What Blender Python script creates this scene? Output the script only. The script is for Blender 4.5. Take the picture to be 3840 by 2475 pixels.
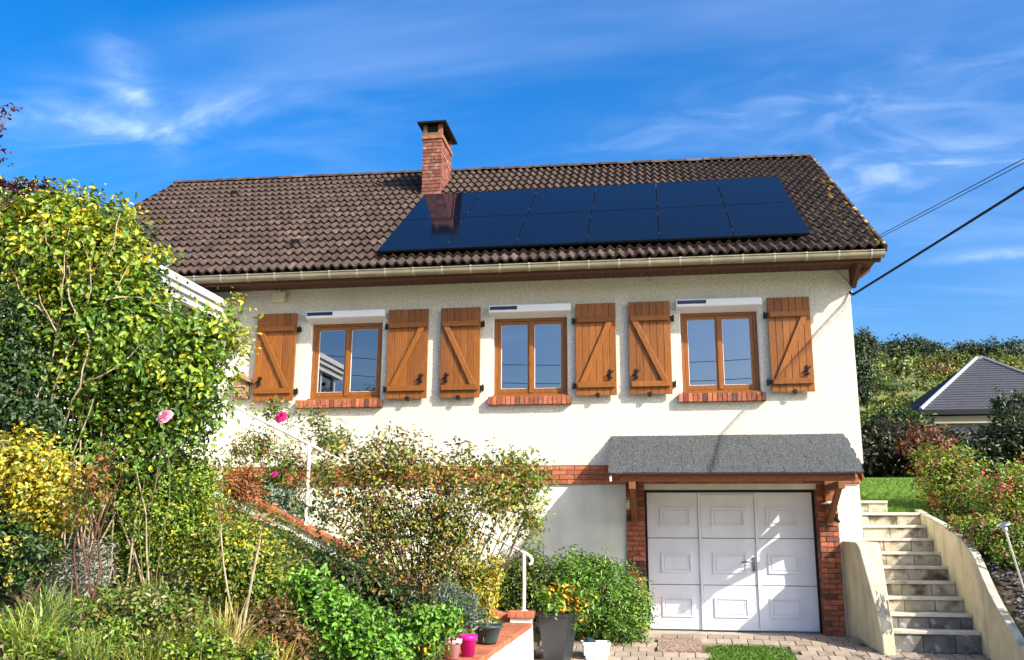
import bpy, math, random
import numpy as np
from mathutils import Vector, Matrix

for o in list(bpy.data.objects): bpy.data.objects.remove(o)
scene = bpy.context.scene
COL = scene.collection

# ------------------------------------------------------------------ camera
CAM = np.array([0.0, -13.968, 1.346])
YAW, PITCH, ROLL = -0.152601, 0.219584, 0.00513
FPX = 3461.5
def _axes():
    fw = np.array([math.sin(YAW)*math.cos(PITCH), math.cos(YAW)*math.cos(PITCH), math.sin(PITCH)])
    r = np.array([math.cos(YAW), -math.sin(YAW), 0.0]); u = np.cross(r, fw)
    return (r*math.cos(ROLL)+u*math.sin(ROLL), -r*math.sin(ROLL)+u*math.cos(ROLL), fw)
AR, AU, AF = _axes()
cd = bpy.data.cameras.new('camera'); cam = bpy.data.objects.new('camera', cd); COL.objects.link(cam)
cd.sensor_width = 36; cd.lens = FPX/3840*36; cd.clip_start = 0.05; cd.clip_end = 3000
M = Matrix.Identity(4)
for i in range(3):
    M[i][0], M[i][1], M[i][2], M[i][3] = AR[i], AU[i], -AF[i], CAM[i]
cam.matrix_world = M
scene.camera = cam
KPX = 3840/2389
def at(px, py, Y):
    """a point of the place seen at (px,py) of the photograph (2389 wide) at depth plane y=Y"""
    d = AF + AR*(px*KPX-1920)/FPX - AU*(py*KPX-1237.5)/FPX
    t = (Y-CAM[1])/d[1]
    return CAM + d*t

# ------------------------------------------------------------------ sky, sun, exposure
SUN = Vector((1.5, -1.0, 1.23)).normalized()
world = bpy.data.worlds.new('World'); scene.world = world; world.use_nodes = True
wt = world.node_tree; wn = wt.nodes; wl = wt.links
for n in list(wn): wn.remove(n)
def N(tree, typ, **kw):
    n = tree.nodes.new(typ)
    for k, v in kw.items():
        if k in n.inputs.keys() if isinstance(k, str) else False: n.inputs[k].default_value = v
        else: setattr(n, k, v)
    return n
out = wn.new('ShaderNodeOutputWorld'); bg = wn.new('ShaderNodeBackground')
sky = wn.new('ShaderNodeTexSky'); sky.sky_type = 'NISHITA'; sky.sun_disc = False
sky.sun_elevation = math.asin(SUN.z); sky.sun_rotation = math.atan2(SUN.x, SUN.y)
sky.altitude = 100; sky.air_density = 1.0; sky.dust_density = 4.0; sky.ozone_density = 4.0
hs = wn.new('ShaderNodeHueSaturation'); hs.inputs['Saturation'].default_value = 1.43; hs.inputs['Hue'].default_value = 0.505
wl.new(sky.outputs[0], hs.inputs['Color'])
tc = wn.new('ShaderNodeTexCoord')
# cirrus: direction projected on a high flat layer
sep = wn.new('ShaderNodeSeparateXYZ'); wl.new(tc.outputs['Generated'], sep.inputs[0])
def wmath(op, a, b=None, c=None, clamp=False):
    n = wn.new('ShaderNodeMath'); n.operation = op; n.use_clamp = clamp
    for i, v in enumerate((a, b, c)):
        if v is None: continue
        if isinstance(v, (int, float)): n.inputs[i].default_value = v
        else: wl.new(v, n.inputs[i])
    return n.outputs[0]
den = wmath('ADD', sep.outputs[2], 0.12)
cu = wmath('DIVIDE', sep.outputs[0], den); cv = wmath('DIVIDE', sep.outputs[1], den)
comb = wn.new('ShaderNodeCombineXYZ'); wl.new(cu, comb.inputs[0]); wl.new(cv, comb.inputs[1])
def wnoise(rotz, scl, scale, detail, lo, hi, dist=0.6):
    mp = wn.new('ShaderNodeMapping'); mp.inputs['Rotation'].default_value = (0, 0, math.radians(rotz)); mp.inputs['Scale'].default_value = scl
    wl.new(comb.outputs[0], mp.inputs[0])
    nz = wn.new('ShaderNodeTexNoise'); nz.inputs['Scale'].default_value = scale; nz.inputs['Detail'].default_value = detail
    nz.inputs['Roughness'].default_value = 0.55; nz.inputs['Distortion'].default_value = dist
    wl.new(mp.outputs[0], nz.inputs['Vector'])
    mr = wn.new('ShaderNodeMapRange'); mr.inputs[1].default_value = lo; mr.inputs[2].default_value = hi; mr.interpolation_type = 'SMOOTHSTEP'
    wl.new(nz.outputs[0], mr.inputs[0]); return mr.outputs[0]
veil = wmath('MULTIPLY', wnoise(-28, (0.55, 1.7, 1), 1.5, 4, 0.45, 0.85), 0.12)
fine = wnoise(-20, (1.0, 1.5, 1), 4.5, 9, 0.38, 0.76, 1.1)
# a few cirrus wisps, each an elongated soft patch in the sky layer
def wisp(px, py, px2, py2, wid, amt):
    def uv(x, y):
        d = at(x, y, 10.0)-CAM; d = d/np.linalg.norm(d); return d[0]/(d[2]+.12), d[1]/(d[2]+.12)
    a, b = uv(px, py), uv(px2, py2)
    L = math.hypot(b[0]-a[0], b[1]-a[1]); ex, ey = (b[0]-a[0])/L, (b[1]-a[1])/L
    mx, my = (a[0]+b[0])/2, (a[1]+b[1])/2
    dx = wmath('SUBTRACT', cu, mx); dy = wmath('SUBTRACT', cv, my)
    s = wmath('ADD', wmath('MULTIPLY', dx, ex*1.6/L), wmath('MULTIPLY', dy, ey*1.6/L))
    t = wmath('ADD', wmath('MULTIPLY', dx, -ey/wid), wmath('MULTIPLY', dy, ex/wid))
    q = wmath('ADD', wmath('MULTIPLY', s, s), wmath('MULTIPLY', t, t))
    g = wmath('POWER', 2.718, wmath('MULTIPLY', q, -1.0))
    return wmath('MULTIPLY', g, amt)
W = [wisp(120, 290, 420, 295, .045, .30), wisp(285, 145, 360, 310, .04, .42), wisp(400, 285, 600, 225, .05, .30),
     wisp(20, 300, 300, 265, .10, .22), wisp(1850, 430, 2500, 350, .13, .34), wisp(2200, 605, 2420, 590, .04, .34), wisp(1500, 330, 2500, 150, .14, .16)]
tot = W[0]
for w_ in W[1:]: tot = wmath('ADD', tot, w_)
fmix = wmath('MULTIPLY', tot, wmath('ADD', wmath('MULTIPLY', fine, 0.8), 0.18))
cl = wmath('ADD', fmix, veil, clamp=True)
cl = wmath('MULTIPLY', cl, 0.8)
mix = wn.new('ShaderNodeMixRGB'); wl.new(cl, mix.inputs[0]); wl.new(hs.outputs[0], mix.inputs[1]); mix.inputs[2].default_value = (7.2, 7.9, 8.8, 1)
wl.new(mix.outputs[0], bg.inputs[0]); bg.inputs[1].default_value = 0.105
world.cycles.sampling_method = 'MANUAL'; world.cycles.sample_map_resolution = 512
wl.new(bg.outputs[0], out.inputs[0])
sd = bpy.data.lights.new('sun', 'SUN'); sd.energy = 3.0; sd.angle = math.radians(0.5); sd.color = (1.0, 0.93, 0.82)
so = bpy.data.objects.new('sun', sd); COL.objects.link(so); so.rotation_euler = SUN.to_track_quat('Z', 'Y').to_euler(); so.location = (20, -20, 25)
vs = scene.view_settings; vs.view_transform = 'Standard'; vs.look = 'None'; vs.gamma = 1; vs.exposure = 1.42
try: vs.use_curve_mapping = False
except Exception: pass
scene.render.engine = 'CYCLES'

# ------------------------------------------------------------------ materials
MATS = {}
def mk(name, c1, c2=None, scale=6.0, rough=0.7, bump=0.0, bscale=40.0, rnd=0.0, stretch=(1, 1, 1), spec=0.3, metal=0.0, detail=4, lo=.35, hi=.65, c3=None, c3s=2.0, c3lo=.55, c3hi=.7, disp=0.02, streak=None):
    m = bpy.data.materials.new(name); m.use_nodes = True; t = m.node_tree; nd = t.nodes; lk = t.links
    b = nd['Principled BSDF']; b.inputs['Roughness'].default_value = rough; b.inputs['Metallic'].default_value = metal
    b.inputs['Specular IOR Level'].default_value = spec
    ge = nd.new('ShaderNodeNewGeometry'); mp = nd.new('ShaderNodeMapping'); mp.inputs['Scale'].default_value = stretch
    lk.new(ge.outputs['Position'], mp.inputs[0])
    vec = mp.outputs[0]
    if rnd:
        oi = nd.new('ShaderNodeObjectInfo')
        ad = nd.new('ShaderNodeVectorMath'); ad.operation = 'ADD'; lk.new(vec, ad.inputs[0])
        ml = nd.new('ShaderNodeMath'); ml.operation = 'MULTIPLY'; ml.inputs[1].default_value = 37; lk.new(oi.outputs['Random'], ml.inputs[0]); lk.new(ml.outputs[0], ad.inputs[1]); vec = ad.outputs[0]
    nz = nd.new('ShaderNodeTexNoise'); nz.inputs['Scale'].default_value = scale; nz.inputs['Detail'].default_value = detail; lk.new(vec, nz.inputs['Vector'])
    mr = nd.new('ShaderNodeMapRange'); mr.inputs[1].default_value = lo; mr.inputs[2].default_value = hi; lk.new(nz.outputs[0], mr.inputs[0])
    mx = nd.new('ShaderNodeMixRGB'); mx.inputs[1].default_value = (*c1, 1); mx.inputs[2].default_value = (*(c2 or c1), 1); lk.new(mr.outputs[0], mx.inputs[0])
    colr = mx.outputs[0]
    if c3:
        n3 = nd.new('ShaderNodeTexNoise'); n3.inputs['Scale'].default_value = c3s; n3.inputs['Detail'].default_value = 5; lk.new(ge.outputs['Position'], n3.inputs['Vector'])
        m3 = nd.new('ShaderNodeMapRange'); m3.inputs[1].default_value = c3lo; m3.inputs[2].default_value = c3hi; lk.new(n3.outputs[0], m3.inputs[0])
        x3 = nd.new('ShaderNodeMixRGB'); lk.new(m3.outputs[0], x3.inputs[0]); lk.new(colr, x3.inputs[1]); x3.inputs[2].default_value = (*c3, 1); colr = x3.outputs[0]
    if streak:
        ms = nd.new('ShaderNodeMapping'); ms.inputs['Scale'].default_value = (3.2, 3.2, .28); lk.new(ge.outputs['Position'], ms.inputs[0])
        ns = nd.new('ShaderNodeTexNoise'); ns.inputs['Scale'].default_value = 1.6; ns.inputs['Detail'].default_value = 7; lk.new(ms.outputs[0], ns.inputs['Vector'])
        rs_ = nd.new('ShaderNodeMapRange'); rs_.inputs[1].default_value = .52; rs_.inputs[2].default_value = .8; rs_.inputs[4].default_value = streak[1]; lk.new(ns.outputs[0], rs_.inputs[0])
        xs_ = nd.new('ShaderNodeMixRGB'); lk.new(rs_.outputs[0], xs_.inputs[0]); lk.new(colr, xs_.inputs[1]); xs_.inputs[2].default_value = (*streak[0], 1); colr = xs_.outputs[0]
    if rnd:
        hv = nd.new('ShaderNodeHueSaturation'); lk.new(colr, hv.inputs['Color'])
        r2 = nd.new('ShaderNodeMapRange'); r2.inputs[3].default_value = 1-rnd; r2.inputs[4].default_value = 1+rnd; lk.new(oi.outputs['Random'], r2.inputs[0]); lk.new(r2.outputs[0], hv.inputs['Value'])
        colr = hv.outputs[0]
    lk.new(colr, b.inputs['Base Color'])
    if bump:
        nb = nd.new('ShaderNodeTexNoise'); nb.inputs['Scale'].default_value = bscale; nb.inputs['Detail'].default_value = 5; lk.new(vec, nb.inputs['Vector'])
        bp = nd.new('ShaderNodeBump'); bp.inputs['Strength'].default_value = bump; bp.inputs['Distance'].default_value = disp; lk.new(nb.outputs[0], bp.inputs['Height']); lk.new(bp.outputs[0], b.inputs['Normal'])
    MATS[name] = m; return m
mk('render_upper', (.72, .685, .59), (.575, .545, .465), 30, .9, .55, 75, disp=.02, detail=7, lo=.42, hi=.58, c3=(.60, .555, .45), c3s=.9, c3lo=.5, c3hi=.8, streak=((.42, .38, .30), .3))
mk('render_lower', (.76, .735, .61), (.66, .64, .53), 3, .9, .2, 60, streak=((.50, .47, .38), .35))
mk('render_yellow', (.66, .59, .40), (.55, .49, .33), 2.5, .9, .25, 50, c3=(.38, .36, .27), c3s=1.6, c3lo=.5, c3hi=.75, streak=((.26, .24, .17), .7))
mk('render_white', (.78, .76, .70), (.68, .66, .59), 4, .9, .3, 60, c3=(.5, .48, .42), c3s=2.4, c3lo=.58, c3hi=.8)
mk('brick_orange', (.44, .155, .075), (.33, .10, .05), 16, .85, .4, 90, rnd=.25)
mk('brick_red', (.35, .115, .065), (.24, .072, .045), 16, .85, .5, 90, rnd=.38)
mk('brick_dark', (.10, .055, .045), (.16, .075, .055), 16, .85, .5, 90, rnd=.3)
mk('brick_chimney', (.26, .095, .065), (.165, .058, .042), 16, .9, .5, 80, rnd=.4, c3=(.30, .20, .155), c3s=9, c3lo=.52, c3hi=.72)
mk('mortar', (.30, .16, .11), (.22, .12, .085), 30, .95, .4, 100)
mk('mortar_grey', (.15, .11, .09), (.10, .075, .06), 30, .95, .4, 100)
mk('tile', (.078, .051, .038), (.042, .029, .023), 9, .8, .5, 60, rnd=.28, c3=(.115, .083, .064), c3s=3.5, c3lo=.52, c3hi=.75)
mk('tile_lichen', (.078, .051, .038), (.042, .029, .023), 9, .8, .5, 60, rnd=.28, c3=(.46, .30, .05), c3s=6, c3lo=.57, c3hi=.63)
mk('deck', (.05, .04, .035), (.04, .03, .03), 5, .9)
mk('zinc', (.31, .27, .18), (.23, .20, .135), 5, .55, .1, 30, metal=.15, stretch=(1, 1, 3))
mk('zinc_clip', (.46, .42, .33), None, 5, .5, metal=.2)
mk('wood_dark', (.125, .050, .028), (.085, .034, .02), 10, .6, .2, 40, stretch=(8, 8, 1))
mk('wood_beam', (.20, .065, .028), (.13, .042, .02), 10, .6, .2, 40, stretch=(1, 8, 8))
mk('wood_bracket', (.24, .088, .03), (.15, .052, .018), 10, .6, .2, 40, stretch=(8, 8, 1))
mk('shutter_wood', (.285, .098, .010), (.165, .050, .0055), 6, .45, .25, 8, rnd=.2, stretch=(16, 16, 1.1), spec=.4, lo=.3, hi=.7)
mk('window_wood', (.275, .098, .012), (.185, .06, .008), 6, .4, .1, 8, stretch=(14, 14, 1.3), spec=.4)
mk('black_iron', (.012, .012, .013), None, 5, .5, metal=.3)
mk('white_paint', (.76, .77, .79), (.71, .72, .745), 4, .45, .03, 30)
mk('door_white', (.74, .755, .795), (.69, .705, .745), 3, .4, .04, 200, streak=((.48, .48, .50), .2))
mk('rail_white', (.80, .77, .71), (.66, .62, .55), 14, .45, c3=(.4, .28, .18), c3s=14, c3lo=.62, c3hi=.72)
mk('crown_mortar', (.20, .145, .065), (.11, .08, .04), 12, .9, .3, 60)
mk('door_seam', (.22, .225, .24), None, 5, .6)
mk('cream_plastic', (.66, .60, .42), None, 5, .5)
mk('roller_white', (.80, .81, .83), None, 5, .35)
mk('solar_strip', (.01, .015, .045), None, 5, .2, spec=.6)
mk('rubber_and_shade', (.01, .01, .01), None, 5, .7)
mk('handle_metal', (.16, .16, .17), None, 5, .35, metal=.7)
mk('steel', (.6, .6, .6), None, 5, .3, metal=.9)
mk('shingle', (.080, .087, .088), (.042, .046, .047), 46, .95, .8, 90, rnd=.05, detail=8, lo=.42, hi=.58, c3=(.16, .168, .166), c3s=55, c3lo=.56, c3hi=.62)
mk('concrete', (.46, .42, .35), (.36, .33, .27), 6, .9, .3, 70, c3=(.24, .20, .14), c3s=3, c3lo=.56, c3hi=.75)
mk('step_block', (.52, .46, .34), (.40, .35, .25), 8, .9, .4, 60, rnd=.15, c3=(.11, .085, .05), c3s=4.5, c3lo=.49, c3hi=.66)
mk('step_block_dark', (.20, .19, .17), (.11, .10, .09), 7, .9, .4, 60, rnd=.2, c3=(.36, .35, .32), c3s=9, c3lo=.58, c3hi=.66)
mk('tread', (.62, .57, .47), (.50, .455, .37), 7, .9, .3, 60, c3=(.28, .25, .2), c3s=4, c3lo=.56, c3hi=.75)
mk('coping', (.50, .47, .38), (.36, .335, .27), 9, .9, .3, 60, c3=(.24, .23, .17), c3s=5, c3lo=.54, c3hi=.7)
mk('stained', (.20, .195, .175), (.085, .085, .08), 14, .9, .4, 60, c3=(.42, .39, .29), c3s=11, c3lo=.56, c3hi=.66)
mk('paver', (.37, .30, .23), (.28, .225, .17), 9, .9, .4, 60, rnd=.2)
mk('paver_joint', (.16, .12, .08), (.10, .08, .05), 20, .95, .3, 80)
mk('slab_pink', (.33, .22, .17), (.14, .09, .07), 34, .95, .8, 60, c3=(.45, .37, .3), c3s=40, c3lo=.55, c3hi=.6)
mk('concrete_light', (.56, .52, .45), (.46, .43, .37), 2, .9, .3, 40)
mk('asphalt', (.17, .165, .16), (.12, .118, .115), 3, .9, .3, 60)
mk('verge_grass', (.14, .18, .05), (.20, .20, .07), .7, .95, .4, 4)
mk('driveway', (.30, .26, .21), (.22, .19, .16), 3, .95, .4, 30)
mk('soil', (.085, .058, .036), (.05, .034, .022), 4, .95, .8, 25, c3=(.07, .095, .028), c3s=1.3, c3lo=.45, c3hi=.6)
mk('meadow', (.20, .19, .06), (.12, .14, .04), .4, .95, .5, 3, c3=(.07, .09, .025), c3s=.12, c3lo=.5, c3hi=.6)
mk('lawn', (.12, .22, .024), (.075, .135, .018), 3, .9, .5, 60)
mk('slate', (.075, .076, .088), (.052, .053, .062), 7, .65, .3, 30, stretch=(1, 1, 4))
mk('slate_edge', (.55, .56, .58), None, 5, .4, metal=.4)
mk('far_wall', (.46, .43, .39), (.40, .37, .34), 2, .9)
mk('far_grey', (.20, .20, .21), None, 5, .8)
mk('gravel_slate', (.20, .20, .225), (.12, .12, .14), 14, .9, .8, 20, c3=(.38, .38, .40), c3s=10, c3lo=.56, c3hi=.66)
mk('pot_green', (.035, .060, .056), (.025, .045, .042), 6, .45)
mk('pot_magenta', (.62, .012, .22), None, 5, .4)
mk('pot_pink', (.72, .42, .45), (.66, .36, .40), 5, .5)
mk('pot_grey', (.032, .036, .043), (.026, .03, .036), 6, .38, spec=.5)
mk('tub_white', (.70, .69, .70), None, 5, .35)
mk('cloth_teal', (.012, .05, .055), None, 5, .6)
mk('birdhouse_wood', (.33, .20, .11), (.22, .12, .06), 14, .8, .3, 50)
mk('bark', (.16, .11, .08), (.09, .06, .045), 12, .9, .5, 40)
mk('bark_pale', (.42, .34, .25), (.28, .2, .14), 14, .9, .3, 40)
mk('twig_red', (.14, .06, .038), (.08, .035, .024), 12, .8)
mk('stem_green', (.10, .12, .035), (.14, .10, .04), 10, .7)
mk('rose_pink', (.80, .34, .44), (.72, .25, .36), 30, .6)
mk('rose_magenta', (.66, .02, .20), (.52, .01, .15), 30, .6)
mk('cable_black', (.012, .012, .014), None, 5, .6)
mk('pole_wood', (.16, .12, .09), None, 5, .9)
mk('lamp_glass', (.6, .6, .58), None, 5, .2, spec=.6)
def leafmat():
    m = bpy.data.materials.new('leaf'); m.use_nodes = True; t = m.node_tree; nd = t.nodes; lk = t.links
    b = nd['Principled BSDF']; b.inputs['Roughness'].default_value = .42; b.inputs['Specular IOR Level'].default_value = .45
    a = nd.new('ShaderNodeAttribute'); a.attribute_name = 'Col'
    lk.new(a.outputs['Color'], b.inputs['Base Color'])
    tr = nd.new('ShaderNodeBsdfTranslucent'); g = nd.new('ShaderNodeMixRGB'); g.blend_type = 'MULTIPLY'; g.inputs[0].default_value = 1; g.inputs[2].default_value = (1.25, 1.2, .5, 1)
    lk.new(a.outputs['Color'], g.inputs[1]); lk.new(g.outputs[0], tr.inputs['Color'])
    mx = nd.new('ShaderNodeMixShader'); mx.inputs[0].default_value = .24
    lk.new(b.outputs[0], mx.inputs[1]); lk.new(tr.outputs[0], mx.inputs[2]); lk.new(mx.outputs[0], nd['Material Output'].inputs[0])
    MATS['leaf'] = m
leafmat()
def glassmat(name, tint, refl, rough=0.0):
    m = bpy.data.materials.new(name); m.use_nodes = True; t = m.node_tree; nd = t.nodes; lk = t.links
    nd.remove(nd['Principled BSDF'])
    tr = nd.new('ShaderNodeBsdfTransparent'); tr.inputs[0].default_value = (*tint, 1)
    gl = nd.new('ShaderNodeBsdfGlossy'); gl.inputs['Roughness'].default_value = rough; gl.inputs[0].default_value = (.86, .90, .96, 1)
    fr = nd.new('ShaderNodeFresnel'); fr.inputs[0].default_value = refl
    mx = nd.new('ShaderNodeMixShader'); lk.new(fr.outputs[0], mx.inputs[0]); lk.new(tr.outputs[0], mx.inputs[1]); lk.new(gl.outputs[0], mx.inputs[2])
    lk.new(mx.outputs[0], nd['Material Output'].inputs[0]); MATS[name] = m
glassmat('window_glass', (.45, .5, .5), 3.4)
def solarmat():
    m = bpy.data.materials.new('solar_glass'); m.use_nodes = True; b = m.node_tree.nodes['Principled BSDF']
    b.inputs['Base Color'].default_value = (.004, .006, .013, 1); b.inputs['Roughness'].default_value = .06; b.inputs['IOR'].default_value = 1.23
    MATS['solar_glass'] = m
solarmat()
mk('solar_frame', (.01, .011, .014), None, 5, .35, metal=.5)
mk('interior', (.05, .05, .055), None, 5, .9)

# ------------------------------------------------------------------ helpers
INV = {}
def link(o, parent):
    COL.objects.link(o)
    if parent is not None:
        o.parent = parent; o.matrix_parent_inverse = INV[parent.name]
    INV[o.name] = Matrix.Identity(4)
    return o
def tag(o, label=None, cat=None, group=None, kind=None):
    if label: o['label'] = label
    if cat: o['category'] = cat
    if group: o['group'] = group
    if kind: o['kind'] = kind
    return o
def thing(name, label, cat, loc, group=None):
    o = bpy.data.objects.new(name, None); o.location = loc; o.empty_display_size = .2; COL.objects.link(o)
    INV[o.name] = Matrix.Translation(-Vector(loc))
    return tag(o, label, cat, group)
class MB:
    def __init__(s): s.v = []; s.f = []; s.sm = []
    def add(s, vs_, fs, smooth=False):
        n = len(s.v); s.v += [tuple(map(float, p)) for p in vs_]
        for f in fs: s.f.append(tuple(i+n for i in f)); s.sm.append(smooth)
        return s
    def box(s, x0, x1, y0, y1, z0, z1, M_=None):
        p = [(x0, y0, z0), (x1, y0, z0), (x1, y1, z0), (x0, y1, z0), (x0, y0, z1), (x1, y0, z1), (x1, y1, z1), (x0, y1, z1)]
        if M_ is not None: p = [tuple(M_ @ Vector(q)) for q in p]
        return s.add(p, [(0, 3, 2, 1), (4, 5, 6, 7), (0, 1, 5, 4), (1, 2, 6, 5), (2, 3, 7, 6), (3, 0, 4, 7)])
    def quad(s, a, b, c, d): return s.add([a, b, c, d], [(0, 1, 2, 3)])
    def prism(s, poly, axis, a, b):
        """poly: 2D points in the other two axes (order x,y / x,z / y,z), extruded along axis a..b"""
        def P(q, t):
            if axis == 'x': return (t, q[0], q[1])
            if axis == 'y': return (q[0], t, q[1])
            return (q[0], q[1], t)
        n = len(poly); v = [P(q, a) for q in poly]+[P(q, b) for q in poly]
        f = [tuple(range(n))[::-1], tuple(range(n, 2*n))]+[(i, (i+1) % n, n+(i+1) % n, n+i) for i in range(n)]
        return s.add(v, f)
    def tube(s, pts, r, n=6, cap=True, smooth=True):
        pts = [Vector(p) for p in pts]; rs = r if isinstance(r, (list, tuple)) else [r]*len(pts)
        rings = []; prev = None
        for i, p in enumerate(pts):
            d = (pts[min(i+1, len(pts)-1)]-pts[max(i-1, 0)])
            if d.length < 1e-9: d = Vector((0, 0, 1))
            d.normalize()
            if prev is None:
                a = Vector((0, 0, 1)) if abs(d.z) < .9 else Vector((1, 0, 0)); x = d.cross(a).normalized()
            else:
                x = prev-d*prev.dot(d)
                if x.length < 1e-6: x = d.orthogonal()
                x.normalize()
            prev = x; y = d.cross(x)
            rings.append([p+(x*math.cos(2*math.pi*j/n)+y*math.sin(2*math.pi*j/n))*rs[i] for j in range(n)])
        v = [q for rr in rings for q in rr]; f = []
        for i in range(len(pts)-1):
            for j in range(n): f.append((i*n+j, i*n+(j+1) % n, (i+1)*n+(j+1) % n, (i+1)*n+j))
        s.add(v, f, smooth)
        if cap: s.add(rings[0], [tuple(range(n))[::-1]]); s.add(rings[-1], [tuple(range(n))])
        return s
    def lathe(s, prof, c, n=20, smooth=True):
        v = []; f = []
        for (r, z) in prof:
            for j in range(n):
                a = 2*math.pi*j/n; v.append((c[0]+r*math.cos(a), c[1]+r*math.sin(a), c[2]+z))
        for i in range(len(prof)-1):
            for j in range(n): f.append((i*n+j, i*n+(j+1) % n, (i+1)*n+(j+1) % n, (i+1)*n+j))
        return s.add(v, f, smooth)
    def mesh(s, name, mat):
        me = bpy.data.meshes.new(name); me.from_pydata(s.v, [], s.f); me.materials.append(MATS[mat])
        if any(s.sm): me.polygons.foreach_set('use_smooth', s.sm)
        me.update(); return me
    def build(s, name, mat, parent=None, bevel=0):
        o = bpy.data.objects.new(name, s.mesh(name, mat)); link(o, parent)
        if bevel:
            b = o.modifiers.new('bevel', 'BEVEL'); b.width = bevel; b.segments = 2; b.limit_method = 'ANGLE'
        return o
def inst(name, me, parent, mw):
    o = bpy.data.objects.new(name, me); link(o, parent); o.matrix_basis = mw
    return o
def boxmesh(name, mat, ch=.04):
    """unit box with chipped (chamfered) front edges: 44 triangles or fewer"""
    b = MB(); c = ch
    v = []
    for y, k_ in ((.5, 0), (-.5+c, 0), (-.5, c)):
        for sx, sz in ((-1, -1), (1, -1), (1, 1), (-1, 1)): v.append((sx*(.5-k_*.5), y, sz*(.5-k_)))
    f = [(3, 2, 1, 0)[::-1]]
    for a in (0, 4):
        for i in range(4): f.append((a+i, a+(i+1) % 4, a+4+(i+1) % 4, a+4+i))
    f.append((8, 9, 10, 11))
    b.add(v, f); return b.mesh(name, mat)
BRICK = {m: boxmesh('brick_'+m, m) for m in ('brick_orange', 'brick_red', 'brick_dark', 'brick_chimney', 'step_block', 'step_block_dark', 'paver')}
rng = random.Random(7)
def piece(name, mat, parent, c, size, rotz=0, jit=.0):
    m = Matrix.Translation(Vector(c)+Vector((rng.uniform(-jit, jit), rng.uniform(-jit, jit), rng.uniform(-jit, jit)*.3))) @ Matrix.Rotation(rotz, 4, 'Z') @ Matrix.Diagonal((*size, 1))
    return inst(name, BRICK[mat], parent, m)
def joinboxes(name, mat, parent, boxes):
    b = MB()
    for q in boxes: b.box(*q)
    return b.build(name, mat, parent)

# ------------------------------------------------------------------ terrain
def smooth(a, b, x):
    t = min(1, max(0, (x-a)/(b-a))); return t*t*(3-2*t)
def drive_z(y):
    if y > -.35: return 0.0
    if y > -3: return -.15*(-.35-y)
    if y > -30: return -.3975
    return -.3975
def left_z(x, y):
    d = max(0.0, -2.2-x)
    k_ = .20+.25*smooth(-8, -2, y)
    z = .16+d*k_
    return min(z, 2.35)
RPROF = [(-60, -.4), (-6, -.35), (-4, -.3), (-3, -.2), (-2.17, .13), (-1.62, .47), (-1.26, .76), (-1.09, .95), (-.86, 1.11), (-.43, 1.27), (.19, 1.42), (1.09, 1.60), (1.6, 1.72), (4, 2.2), (7, 2.42), (12, 2.6), (20, 3.0), (30, 4.5), (45, 7.5), (70, 14), (100, 21.2), (120, 22), (300, 10), (1500, 0)]
def right_z(x, y):
    for i in range(len(RPROF)-1):
        if RPROF[i][0] <= y <= RPROF[i+1][0]:
            a, b = RPROF[i], RPROF[i+1]; t = (y-a[0])/(b[0]-a[0]); z = a[1]+(b[1]-a[1])*t
            break
    else: z = 0
    if y < 1: z += max(0, min(x-4.3, 6))*.10
    return z
def ground_z(x, y):
    if y < -.02 and -1.86 <= x <= 4.1: return drive_z(y)
    if y >= -.02 and x < 2.93:
        if x < -2 and y < .2: return left_z(x, -1.6)-.3
        return -.3 if y < 12 else right_z(x, y)
    if x <= -1.87:
        zl = left_z(x, y)
        if y > -1.45: zl = max(-.05, (-1.9-x)*.42) if x > -7 else 2.1
        return zl
    if x < 4.12: return .0 if y < 1.4 else right_z(x, y)-.05
    return right_z(x, y)-.02
gx = sorted(set([-900, -400, -200, -100, -60, -40, -30, -24, -20, -17, -15, -13]+list(np.round(np.arange(-12, -1.9, .25), 3))+[-1.88, -1.84, -1.2, -.4, .4, 1.2, 2, 2.92, 2.94, 3.4, 4.0, 4.09, 4.13, 4.3, 4.6, 5, 5.5, 6, 7, 8, 9, 10, 12, 14, 17, 20, 25, 30, 36, 44, 55, 70, 100, 200, 400, 900]))
gy = sorted(set([-900, -400, -200, -100, -60, -40, -30, -24, -20, -17, -14, -12]+list(np.round(np.arange(-10.5, 2.2, .25), 3))+[-.03, -.01, -.36, 3, 4, 5, 6, 7, 8, 10, 12, 12.1, 14, 17, 20, 25, 30, 36, 45, 55, 70, 85, 100, 110, 120, 160, 220, 300, 600, 1500]))
b = MB(); nx, ny = len(gx), len(gy)
def groundnoise(x, y): return .03*math.sin(x*3.1+y*1.7)*math.sin(y*2.3-x) if x < -2 or x > 4.3 else 0
b.add([(x, y, ground_z(x, y)+groundnoise(x, y)) for y in gy for x in gx], [(j*nx+i, j*nx+i+1, (j+1)*nx+i+1, (j+1)*nx+i) for j in range(ny-1) for i in range(nx-1)], True)
g = b.build('ground', 'soil'); tag(g, kind='structure'); g.data.materials.append(MATS['verge_grass'])
for p_ in g.data.polygons:
    c_ = p_.center
    if c_.y < -10.5 or c_.y > 13 or c_.x < -12 or c_.x > 10: p_.material_index = 1
# hill sheet over the far ground (meadow)
b = MB(); hx = list(np.linspace(-60, 120, 46)); hy = list(np.linspace(13, 130, 32)); n = len(hx)
b.add([(x, y, right_z(x, y)+.06+.35*math.sin(x*.21+1)*math.sin(y*.17)*smooth(25, 45, y)+.3*smooth(25, 45, y)) for y in hy for x in hx], [(j*n+i, j*n+i+1, (j+1)*n+i+1, (j+1)*n+i) for j in range(len(hy)-1) for i in range(n-1)], True)
tag(b.build('hill', 'meadow'), kind='structure')

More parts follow.
